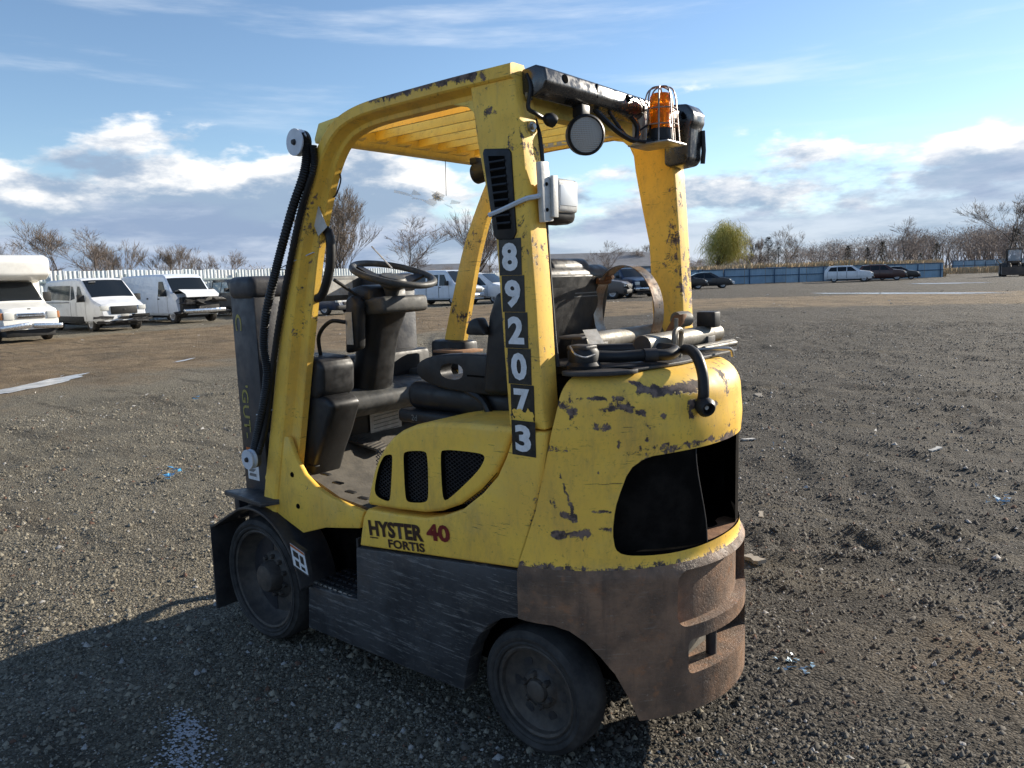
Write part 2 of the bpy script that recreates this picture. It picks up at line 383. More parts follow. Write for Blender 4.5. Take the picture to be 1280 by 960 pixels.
def seg_dist(P, a, b):
    a = np.array(a); b = np.array(b); d = b-a; L = max(float(d@d), 1e-9)
    t = np.clip((P-a)@d/L, 0, 1)[:, None]; return np.linalg.norm(P-(a+t*d), axis=1)

# value noise for terrain and clumping
def vnoise(x, y, seed=0):
    xi = np.floor(x).astype(np.int64); yi = np.floor(y).astype(np.int64); xf = x-xi; yf = y-yi
    def h(i, j):
        n = (i*374761393+j*668265263+seed*974711) & 0x7fffffff; n = ((n ^ (n >> 13))*1274126177) & 0x7fffffff
        return ((n ^ (n >> 16)) & 0xffff)/65535.
    u = xf*xf*(3-2*xf); v = yf*yf*(3-2*yf)
    return (h(xi, yi)*(1-u)+h(xi+1, yi)*u)*(1-v)+(h(xi, yi+1)*(1-u)+h(xi+1, yi+1)*u)*v
def fbm(x, y, oct=4, seed=0):
    s = 0; a = .5
    for i in range(oct): s = s+a*vnoise(x*2**i+17.3*i, y*2**i-9.1*i, seed+i); a *= .5
    return s

# ---------------------------------------------------------------- ground
CX, CY = CAM.x, CAM.y
ROW = np.array([(14, 10), (17.5, -1), (20, -9), (21, -18), (20, -27), (14, -33), (2, -38), (-12, -43)])     # the beaten earth lane in front of the parked row
def poly_dist(x, y, pl):
    d = np.full(x.shape, 1e9)
    for a, b in zip(pl[:-1], pl[1:]):
        e = b-a; t = np.clip(((x-a[0])*e[0]+(y-a[1])*e[1])/(e@e), 0, 1)
        d = np.minimum(d, np.hypot(x-a[0]-t*e[0], y-a[1]-t*e[1]))
    return d
PUD = [(12.45, -2.35, 1.35, .26, -.9), (13.9, -5.6, .4, .07, -.95), (8.3, -43.4, 5.2, 1.0, -.3), (10.3, -66.5, 3.0, 1.6, -.3), (2.5, -62, 2.2, 1.6, -.3), (19, -38, 1.5, .5, -.7)]
def pud_mask(x, y, grow=1.):
    m = np.zeros(x.shape)
    for px, py, a, b, th in PUD:
        c, s = math.cos(th), math.sin(th); dx, dy = x-px, y-py
        q = np.hypot((dx*c+dy*s)/(a*grow), (-dx*s+dy*c)/(b*grow))
        m = np.maximum(m, np.clip(1.6-q, 0, 1))
    return m
def rut(x, y, ang, fa, fc, seed):
    c, s = math.cos(ang), math.sin(ang)
    n = fbm((x*c+y*s)*fa+.9*fbm(x*.5, y*.5, 2, seed+5), (-x*s+y*c)*fc+1.6*fbm(x*.35, y*.35, 2, seed+9), 3, seed)
    return np.clip(1-np.abs(2*n/.875-1)*3.2, 0, 1)
TRACKS = [(-10, 2, 13.6, .034), (-10, 2, 15.2, .034), (6, -14, 18.4, .040), (6, -14, 20.0, .036), (3, 30, 24.2, .034), (3, 30, 25.9, .034), (-16, 14, 12.3, .026), (-16, 14, 13.9, .026), (-3, -20, 28.5, .03), (-3, -20, 30.2, .03), (14, 20, 14.5, .04), (14, 20, 16.2, .04), (20, -6, 17.2, .034), (20, -6, 18.8, .034)]
def tracks(x, y):
    """wheel ruts: pairs of arcs pressed into the yard, with pushed-up shoulders and lug marks"""
    X = (x-CX)*rt.x+(y-CY)*rt.y; Y = (x-CX)*math.cos(YAW)+(y-CY)*math.sin(YAW); h = np.zeros(x.shape)
    wob = .5*(fbm(x*.4, y*.4, 2, 71)-.44)
    for k, (a, b, R, dp) in enumerate(TRACKS):
        q = np.hypot(X-a, Y-b); d = np.abs(q-R+wob); s = np.arctan2(Y-b, X-a)*R
        on = np.clip(fbm(x*.33+k, y*.33, 2, 72+k//2)*4-1.25, 0, 1)
        lug = .75+.35*np.sin(s*2*math.pi/.16+d*9)
        h = h+on*dp*(-np.exp(-(d/.13)**2)*lug+.62*np.exp(-((d-.25)/.085)**2)*(.6+.8*vnoise(x*6, y*6, 75)))
    return h
def ground_h(x, y):
    h = .050*(fbm(x*.45, y*.45, 3, 3)-.44)+(.022+.055*np.clip(.16*((x-CX)*rt.x+(y-CY)*rt.y), 0, 1))*(fbm(x*2.1, y*2.1, 4, 11)-.44)+.020*(fbm(x*9, y*9, 3, 21)-.44)
    h = h-.055*rut(x, y, -1.05, .30, 1.7, 31)*np.clip(fbm(x*.6, y*.6, 2, 77)*3.2-1.0, 0, 1)-.042*rut(x, y, -.35, .35, 2.0, 41)*np.clip(fbm(x*.5+9, y*.5, 2, 78)*3.2-1.1, 0, 1)
    r = np.hypot(x-CX, y-CY)
    lump = np.clip(fbm(x*3.1, y*3.1, 4, 51)*2.6-1.35, 0, 1)*np.clip(fbm(x*.7, y*.7, 2, 52)*3-1.2, 0, 1)
    h = h+.075*lump+tracks(x, y)
    # pressed flat where the truck stands
    q = np.hypot((x-.65)/1.5, y/.95); k = np.clip((q-.75)/.6, 0, 1); h = h*(.12+.88*k)
    h = h*(1-np.clip(pud_mask(x, y, 1.3)*2, 0, 1))-.03*np.clip(pud_mask(x, y)-.6, 0, 1)
    return h*np.clip(1.2-r/90, .25, 1)

def build_ground():
    a_in = np.linspace(-.96, .96, 440); a_out = np.linspace(.96, 2*math.pi-.96, 92)[1:-1]
    A = np.concatenate([a_in, a_out])+YAW
    R = .35*1.0188**np.arange(470)
    n, k = len(A), len(R)
    rr, aa = np.meshgrid(R, A, indexing='ij')
    x = CX+rr*np.cos(aa); y = CY+rr*np.sin(aa); z = ground_h(x, y)
    z = np.where(rr > 400, z*0, z)
    V = np.stack([x, y, z], -1).reshape(-1, 3)
    V = np.vstack([V, [[CX, CY, 0]]])
    i = np.arange(k-1)[:, None]; j = np.arange(n)[None, :]; j2 = (j+1) % n
    Q = np.stack([i*n+j, (i+1)*n+j, (i+1)*n+j2, i*n+j2], -1).reshape(-1, 4)
    T = np.stack([np.full(n, len(V)-1), np.arange(n), (np.arange(n)+1) % n], -1)
    me = bpy.data.meshes.new('ground'); nf = len(Q)+len(T)
    me.vertices.add(len(V)); me.vertices.foreach_set('co', V.ravel())
    li = np.concatenate([Q.ravel(), T.ravel()]); me.loops.add(len(li)); me.loops.foreach_set('vertex_index', li)
    st = np.concatenate([np.arange(len(Q))*4, len(Q)*4+np.arange(len(T))*3])
    me.polygons.add(nf); me.polygons.foreach_set('loop_start', st)
    me.update(calc_edges=True); me.validate(); me.shade_smooth()
    xx, yy = V[:, 0], V[:, 1]
    d = poly_dist(xx, yy, ROW); dirt = np.clip((9.5-d+5*(fbm(xx*.22, yy*.22, 3, 61)-.44))/5, 0, 1)
    Xs = (xx-CX)*rt.x+(yy-CY)*rt.y; Ys = (xx-CX)*math.cos(YAW)+(yy-CY)*math.sin(YAW)
    dirt = np.maximum(dirt, .62*np.exp(-((Xs-2.4)/1.9)**2-((Ys-2.4)/1.3)**2))
    me.attributes.new('dirt', 'FLOAT', 'POINT').data.foreach_set('value', dirt.astype(np.float32))
    # darker to the right: millings plus backlit shade put into colour; brown stone opposite
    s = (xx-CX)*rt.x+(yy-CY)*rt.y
    milled_shade = np.clip(.5+.30*s+2.4*(fbm(xx*.35, yy*.35, 3, 62)-.44), 0, 1)
    me.attributes.new('milled_shade', 'FLOAT', 'POINT').data.foreach_set('value', milled_shade.astype(np.float32))
    b = NB('yard_ground')
    c1 = b.vor(95, out='Color'); c2 = b.vor(210, out='Color')
    g = b.N('ShaderNodeSeparateColor'); b.L(c1, g.inputs[0]); g2 = b.N('ShaderNodeSeparateColor'); b.L(c2, g2.inputs[0])
    tan = b.mix(b.ramp(g.outputs[0], .1, .95), (.115, .100, .073), (.315, .278, .205))
    tan = b.mix(b.ramp(g2.outputs[1], .86, .99), tan, (.48, .45, .39))
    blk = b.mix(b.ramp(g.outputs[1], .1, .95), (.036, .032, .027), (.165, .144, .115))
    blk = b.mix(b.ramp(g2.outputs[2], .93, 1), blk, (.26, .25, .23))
    mm = b.ramp(b.math('ADD', b.attr('milled_shade'), b.math('MULTIPLY', b.math('SUBTRACT', b.noise(1.6, 6, .65), .5), 1.1)), .25, .75)
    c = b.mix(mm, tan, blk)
    earth = b.mix(b.ramp(b.noise(.9, 8, .7), .3, .7), (.205, .146, .086), (.335, .250, .155))
    earth = b.mix(b.math('MULTIPLY', b.ramp(b.noise(2.2, 8, .75, scale=(.35, 2.2, 1), rot=(0, 0, .5)), .5, .72), .55), earth, (.075, .058, .042))
    c = b.mix(b.ramp(b.math('ADD', b.attr('dirt'), b.math('MULTIPLY', b.math('SUBTRACT', b.noise(.7, 7, .7), .5), .9)), .35, .75), c, earth)
    # broad patches
    c = b.mix(b.math('MULTIPLY', b.ramp(b.noise(.55, 7, .65, loc=(3, 1, 0)), .46, .70), .55), c, (.062, .053, .043))
    c = b.mix(b.math('MULTIPLY', b.ramp(b.noise(3.2, 7, .7, loc=(1, 8, 0)), .55, .75), .45), c, (.225, .19, .135))
    tr = b.ramp(b.noise(1.1, 5, .6, scale=(.22, 2.6, 1), rot=(0, 0, -.95), dist=.6), .55, .66)
    c = b.mix(b.math('MULTIPLY', tr, .5), c, (.20, .168, .12))
    tr2 = b.ramp(b.noise(1.3, 5, .6, scale=(.22, 2.6, 1), rot=(0, 0, -.25), dist=.6, loc=(4, 4, 0)), .57, .66)
    c = b.mix(b.math('MULTIPLY', tr2, .5), c, (.055, .047, .038))
    b.set(color=c, rough=.9, spec=.2)
    h = b.math('ADD', b.math('MULTIPLY', b.vor(95), -.6), b.math('MULTIPLY', b.noise(26, 9, .72), .9))
    h = b.math('ADD', h, b.math('MULTIPLY', b.noise(4.5, 9, .75), 2.6)); b.bump(h, 1.0, .045)
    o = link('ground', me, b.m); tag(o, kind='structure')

def build_gravel():
    rng = np.random.default_rng(5)
    n = 430000
    r = .75+22*rng.random(n)**1.75
    a = YAW+(rng.random(n)-.5)*1.62
    x = CX+r*np.cos(a); y = CY+r*np.sin(a)
    # stones lie in drifts: keep where the drift noise is high
    keep = (fbm(x*1.7, y*1.7, 4, 91)+.42*rng.random(n) > .56) & (poly_dist(x, y, ROW) > 8) & (pud_mask(x, y) < .3); x, y, r = x[keep], y[keep], r[keep]; n = len(x)
    s = .0030*np.exp(.58*rng.standard_normal(n))*(1+r*.075); s = np.minimum(s, .016)
    z = ground_h(x, y)+s*.25
    base = np.array([(1, 0, -.45), (-1, 0, -.45), (0, 1, -.45), (0, -1, -.45), (0, 0, 1)], float)      # the half that shows above the dirt
    F = np.array([(0, 2, 4), (2, 1, 4), (1, 3, 4), (3, 0, 4)])
    V = base[None]*(.6+.8*rng.random((n, 5, 1)))+.45*(rng.random((n, 5, 3))-.5)
    V = V*(np.stack([.8+.7*rng.random(n), .8+.5*rng.random(n), .55+.5*rng.random(n)], -1)[:, None, :])
    th = rng.random(n)*6.283; c, sn = np.cos(th)[:, None], np.sin(th)[:, None]
    X = V[:, :, 0]*c-V[:, :, 1]*sn; Y = V[:, :, 0]*sn+V[:, :, 1]*c
    V = np.stack([X, Y, V[:, :, 2]], -1)*s[:, None, None]+np.stack([x, y, z], -1)[:, None, :]
    V = V.reshape(-1, 3); FF = (F[None]+5*np.arange(n)[:, None, None]).reshape(-1, 3)
    me = bpy.data.meshes.new('gravel'); me.vertices.add(len(V)); me.vertices.foreach_set('co', V.ravel())
    me.loops.add(FF.size); me.loops.foreach_set('vertex_index', FF.ravel()); me.polygons.add(len(FF))
    me.polygons.foreach_set('loop_start', np.arange(len(FF))*3); me.update(calc_edges=True)
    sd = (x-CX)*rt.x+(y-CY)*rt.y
    milled_shade = np.clip(.5+.30*sd+2.4*(fbm(x*.35, y*.35, 3, 62)-.44), 0, 1)  # same rightward darkening, backlit shade put into the stone colours
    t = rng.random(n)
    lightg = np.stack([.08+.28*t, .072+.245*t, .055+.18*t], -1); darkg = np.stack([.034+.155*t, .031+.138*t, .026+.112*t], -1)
    pick = (rng.random(n) < milled_shade)[:, None]; cc = np.where(pick, darkg, lightg)
    w = rng.random(n); cc = np.where((w > .965)[:, None], np.array([[.42, .40, .37]]), cc); cc = np.where(((w < .03))[:, None], np.array([[.16, .09, .06]]), cc)
    C4 = np.concatenate([np.repeat(cc, 5, 0), np.ones((n*5, 1))], 1).astype(np.float32)
    me.attributes.new('tint', 'FLOAT_COLOR', 'POINT').data.foreach_set('color', C4.ravel())
    b = NB('gravel_stone'); b.set(color=b.mix(b.math('MULTIPLY', b.ramp(b.noise(300, 3), .4, .7), .35), b.attr('tint', 'Color'), (.08, .07, .06)), rough=.85, spec=.3)
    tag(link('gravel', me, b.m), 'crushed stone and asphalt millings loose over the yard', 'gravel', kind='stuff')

def build_puddles():
    b = NB('pale_puddle'); b.set(color=b.mix(b.ramp(b.noise(3, 5), .35, .65), (.40, .41, .42), (.60, .61, .62)), rough=.16, spec=.6, ior=1.33); b.bump(b.noise(9, 3), .05, .01)  # pale grey puddle surface, glossy and slightly rippled
    for k, (px, py, a, bb, th) in enumerate(PUD):
        rng = random.Random(k); V = []; n = 72
        for i in range(n):
            t = 2*math.pi*i/n; q = 1+.13*math.sin(3*t+k)+.09*math.sin(7*t+2*k)+.06*math.sin(13*t)+rng.uniform(-.03, .03)
            X, Y = a*q*math.cos(t), bb*q*math.sin(t)
            V.append((px+X*math.cos(th)-Y*math.sin(th), py+X*math.sin(th)+Y*math.cos(th), 0.006))
        tag(raw('puddle', V, [list(range(n))], b.m), kind='structure')
build_ground(); build_gravel(); build_puddles()

# ---------------------------------------------------------------- forklift
FL = empty('forklift')
tag(FL, 'battered yellow forklift with number stickers on its rear pillar, standing on the gravel', 'forklift')

def chaikin(p, n=2, k=.25):
    for _ in range(n):
        q = []
        for i in range(len(p)):
            a, b = p[i], p[(i+1) % len(p)]
            q += [(a[0]*(1-k)+b[0]*k, a[1]*(1-k)+b[1]*k), (a[0]*k+b[0]*(1-k), a[1]*k+b[1]*(1-k))]
        p = q
    return p

def cw_AB(z):
    t = min(max((z-.60)/.05, 0), 1); t = t*t*(3-2*t)
    A = .45+(.425-.45)*t; B = .51+(.503-.51)*t
    q = math.exp(-((z-1.03)/.05)**2)*.006; A += q; B += q*.5
    if z > 1.11:
        s = min((z-1.11)/.09, 1); k = .09*(1-math.sqrt(max(0, 1-s*s))); A -= k; B -= k
    return A, B
def cw_u(v, z):
    A, B = cw_AB(z); return -A*max(0, 1-(v/B)**2)**.62

def strip_cutter(vs, zt, zb, depth, zref):
    """a cutter that sinks 'depth' below the counterweight's curved back, between the curves zb and zt"""
    bm = bmesh.new(); cols = []
    for v, a, b in zip(vs, zt, zb):
        xi = cw_u(v, zref)+depth
        cols.append([bm.verts.new(p) for p in ((-.7, v, a), (-.7, v, b), (xi, v, b), (xi, v, a))])
    for A, B in zip(cols[:-1], cols[1:]):
        for k in range(4): bm.faces.new((A[k], A[(k+1) % 4], B[(k+1) % 4], B[k]))
    bm.faces.new(cols[0]); bm.faces.new(cols[-1][::-1]); return bm
def rounded_span(w, z0, z1, r, n=7):
    vs = []; zt = []; zb = []
    for i in range(n+1):
        a = math.pi/2*i/n; vs.append(-w+r*(1-math.cos(a))); d = r*(1-math.sin(a)); zt.append(z1-d); zb.append(z0+d)
    mid = [-w+r+(2*w-2*r)*k/14 for k in range(1, 14)]
    vs += mid; zt += [z1]*len(mid); zb += [z0]*len(mid)
    for i in range(n, -1, -1):
        a = math.pi/2*i/n; vs.append(w-r*(1-math.cos(a))); d = r*(1-math.sin(a)); zt.append(z1-d); zb.append(z0+d)
    vs[0] -= .0005; zt[0] += .0005; vs[-1] += .0005; zt[-1] += .0005
    return vs, zt, zb
STROKES = [(-0.248, 0.371, 1.142, -0.32, 0.283, 1.152, 0.0069), (-0.32, 0.283, 1.152, -0.364, 0.21, 1.151, 0.0153), (-0.364, 0.21, 1.151, -0.395, 0.132, 1.152, 0.0174), (-0.226, 0.4, 1.107, -0.26, 0.37, 1.117, 0.0111), (-0.26, 0.37, 1.117, -0.285, 0.346, 1.113, 0.009), (-0.285, 0.347, 1.104, -0.308, 0.319, 1.096, 0.0063), (-0.11, 0.47, 1.131, -0.16, 0.443, 1.109, 0.0125), (-0.147, 0.442, 1.148, -0.157, 0.45, 1.063, 0.0083), (-0.115, 0.47, 1.051, -0.242, 0.385, 1.058, 0.0097), (-0.092, 0.479, 0.997, -0.136, 0.458, 0.996, 0.0125), (-0.165, 0.44, 1.137, -0.233, 0.389, 1.141, 0.0035), (-0.123, 0.466, 0.922, -0.161, 0.445, 0.78, 0.0049), (-0.13, 0.461, 0.803, -0.151, 0.451, 0.792, 0.0111), (-0.098, 0.475, 0.843, -0.109, 0.47, 0.82, 0.0069), (-0.102, 0.475, 0.738, -0.185, 0.431, 0.748, 0.0097), (-0.389, 0.183, 1.102, -0.418, 0.071, 1.091, 0.0111), (-0.385, 0.188, 1.088, -0.39, 0.173, 1.063, 0.0097), (-0.381, 0.194, 0.988, -0.415, 0.092, 0.991, 0.0111), (-0.414, 0.102, 1.029, -0.424, -0.004, 1.018, 0.0083), (-0.416, 0.093, 0.985, -0.424, -0.018, 0.981, 0.0125), (-0.302, 0.323, 0.957, -0.379, 0.202, 0.983, 0.0049), (-0.258, 0.369, 1.019, -0.261, 0.369, 1.005, 0.0069), (-0.287, 0.34, 1.017, -0.288, 0.34, 1.016, 0.0049), (-0.315, 0.311, 1.02, -0.314, 0.307, 1.017, 0.0063), (-0.216, 0.41, 0.926, -0.215, 0.406, 0.924, 0.0056), (-0.154, 0.45, 0.929, -0.155, 0.45, 0.928, 0.0049), (-0.395, -0.008, 1.177, -0.423, 0.01, 1.12, 0.0153), (-0.272, 0.312, 1.179, -0.302, 0.296, 1.162, 0.0069), (-0.325, 0.293, 1.076, -0.347, 0.263, 1.079, 0.0028), (-0.199, 0.419, 0.81, -0.245, 0.385, 0.812, 0.0028), (-0.165, 0.443, 0.742, -0.24, 0.389, 0.761, 0.0028), (-0.088, 0.481, 1.056, -0.105, 0.475, 1.074, 0.0083)]
def cw_wear(P):
    w = np.zeros(len(P))
    for s in STROKES:
        dd = seg_dist(P, s[:3], s[3:6]); r = s[6]
        w = np.maximum(w, np.clip(1.25-.75*dd/(r+.002), -.2, 1.0))
    w = np.maximum(w, .62*np.exp(-((P[:, 2]-.636)/.014)**2))                                  # rubbed where yellow meets the foot
    w = np.maximum(w, .45*np.exp(-((P[:, 2]-.985)/.012)**2)*(np.abs(P[:, 1]) < .36))          # lip over the pocket
    w = np.maximum(w, np.where((P[:, 2] > 1.02) & (P[:, 1] < .12), .28, 0))
    return w

def build_counterweight():
    zs = [.165+.0129*i for i in range(74)]; zs = [z for z in zs if z < 1.105]+[1.11+.09*math.sin(math.pi/2*k/9) for k in range(10)]
    zs = sorted(set(round(z, 4) for z in zs if abs(z-.634) > .006) | {.634})
    cont = []
    for z in zs:
        A, B = cw_AB(z); ring = []
        for k in range(6): ring.append((.25-.25*k/6, -B, z))
        for k in range(133):
            ph = -math.pi/2+math.pi*k/132; ring.append((-A*max(0, math.cos(ph))**1.24, B*math.sin(ph), z))
        for k in range(1, 7): ring.append((.25*k/6, B, z))
        cont.append(ring)
    bm = bmesh.new(); R = [[bm.verts.new(p) for p in r] for r in cont]; n = len(R[0])
    for A, B in zip(R[:-1], R[1:]):
        for k in range(n): bm.faces.new((A[k], A[(k+1) % n], B[(k+1) % n], B[k]))
    bm.faces.new(R[0][::-1]); bm.faces.new(R[-1])
    o = fin('counterweight', bm, M['yellow_cw'], FL)
    seam = [(-.128, 1.3), (-.128, 1.21), (-.122, 1.12), (-.096, 1.0), (-.052, .806), (-.015, .70), (.006, .646), (.013, .614), (.015, .46), (.015, .1), (.6, .1), (.6, 1.3)]
    c1 = bmesh.new(); bm_prism(c1, seam, 'y', -.7, .7)
    arch = [(.3, .463), (-.10, .463), (-.145, .45), (-.184, .42), (-.222, .372), (-.255, .318), (-.285, .24), (-.31, .155), (-.318, .1), (.3, .1)]
    c2 = bmesh.new(); bm_prism(c2, arch, 'y', .20, .8); c3 = bmesh.new(); bm_prism(c3, arch, 'y', -.8, -.20)
    P = [(.384, .735, .76), (.381, .705, .80), (.377, .692, .83), (.369, .683, .865), (.356, .677, .912), (.343, .674, .938), (.32, .671, .957), (.296, .669, .966), (.25, .667, .969), (.2, .667, .971), (.15, .668, .972), (.1, .670, .973), (.05, .672, .974), (0, .673, .974)]
    P = [(-a, b, c) for a, b, c in P[:-1]]+P[::-1]
    c4 = strip_cutter([p[0] for p in P], [p[2] for p in P], [p[1] for p in P], .20, .8)
    c5 = strip_cutter(*rounded_span(.246, .437, .612, .035), .036, .52)
    c6 = strip_cutter(*rounded_span(.212, .283, .392, .018), .11, .33)
    cut(o, [c1, c2, c3, c4, c5, c6])
    me = o.data; me.materials.clear()
    for k in ('yellow_cw', 'bumper', 'void'): me.materials.append(M[k])
    for p in me.polygons:
        c = p.center; dep = c.x-cw_u(c.y, c.z)
        p.material_index = 1 if c.z < .634 else 0
        if .66 < c.z < .98 and abs(c.y) < .40 and dep > .008: p.material_index = 2  # outlet walls coloured near-black for the shade inside
        if c.z < .47 and c.x > -.33 and dep > .02 and abs(c.y) < .5: p.material_index = 2
    smooth_mesh(me, .6); wear_attr(o, cw_wear); o['label'] = 'scraped yellow counterweight with rusty brown foot'
    # baffle standing in the cooling outlet
    V = []; F = []; zz = [.672, .70, .74, .79, .84, .89, .93, .955, .97]; nz = len(zz)
    for i in range(19):
        t = i/18
        for z in zz:
            q = (z-.672)/.298; vr = .108+.050*(q*q*(3-2*q))                 # its free edge leans outwards with height
            v = .372+(vr-.372)*t; V.append((cw_u(v, z)+.004+.085*(1-t)**1.3, v, z))
    for i in range(18):
        for k in range(nz-1): F.append((i*nz+k, i*nz+nz+k, i*nz+nz+k+1, i*nz+k+1))
    raw('outlet_dark_sheet', V, F, M['baffle'], o, True)
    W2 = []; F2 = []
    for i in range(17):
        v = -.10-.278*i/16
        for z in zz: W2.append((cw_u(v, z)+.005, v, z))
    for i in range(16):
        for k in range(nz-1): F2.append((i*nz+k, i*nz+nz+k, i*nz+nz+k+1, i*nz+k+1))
    raw('outlet_dark_sheet', W2, F2, M['baffle'], o, True)  # dark sheet added over the right opening, shade put into its colour
    tube('baffle_edge', [V[18*nz+k] for k in range(nz)], .0022, M['steel_black'], o, 6)
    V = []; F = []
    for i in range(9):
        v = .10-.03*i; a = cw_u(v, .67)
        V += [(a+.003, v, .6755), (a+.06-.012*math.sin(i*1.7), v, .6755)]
    raw('sunlit_rust_ledge', V, [(2*i, 2*i+1, 2*i+3, 2*i+2) for i in range(8)], M['rust'], o)  # added rust strip, its colour standing for the sunlit outlet lip
    lathe('tow_pin', [(0, 0), (.017, 0), (.017, .14), (.024, .14), (.024, .15), (0, .15)], (cw_u(0, .33)+.055, .045, .272), (0, 0, 1), M['steel_black'], o, 16)
    box('tow_pocket_shelf', -.345, -.335, -.2, .2, .285, .345, M['pipe'], o, 0)
    return o

def wheel(u, vout, s, r, w, rim, nuts, hubr, dish):
    e = bpy.data.objects.new('wheel', None); COL.objects.link(e); e.parent = FL
    ax = (0, -s, 0); org = (u, s*vout, r)
    bm = bmesh.new()
    bm_lathe(bm, [(rim, .02), (rim+.003, .008), (rim+.010, .004), (rim+.016, .0065), (rim+.020, .002), (rim+.55*(r-rim), .0), (r-.024, .002), (r-.020, .006), (r-.007, .012), (r-.001, .03), (r, w*.5), (r-.001, w-.03), (r-.008, w-.01), (r-.03, w), (rim, w)], org, ax, 64)
    t = fin('tyre', bm, M['rubber'], e, True)
    bm = bmesh.new()
    bm_lathe(bm, [(rim+.001, .016), (rim-.006, .012), (rim-.014, .016), (rim-.018, .03), (rim-.03, dish*.8), (rim-.05, dish), (hubr*1.9, dish), (hubr*1.7, dish-.012), (hubr*1.25, dish-.02), (hubr*1.12, .03), (hubr, .018), (hubr*.6, .012), (0, .012)], org, ax, 56)
    fin('rim', bm, M['rim'], e, True)
    for k in range(nuts):
        a = 2*math.pi*k/nuts+.3; rr = hubr*1.5
        lathe('lug_nut', [(0, -.014), (.008, -.014), (.011, -.008), (.011, .008), (0, .008)], (u+rr*math.cos(a), s*(vout-dish+.016), r+rr*math.sin(a)), ax, M['rim'], e, 6)
    for k in range(6):
        a = 2*math.pi*k/6; rr = (rim-.05+hubr*1.9)/2+.01
        lathe('hand_hole', [(0, -.0015), (.017, -.0015), (.017, .004), (0, .004)], (u+rr*math.cos(a), s*(vout-dish), r+rr*math.sin(a)), ax, M['steel_black'], e, 14)

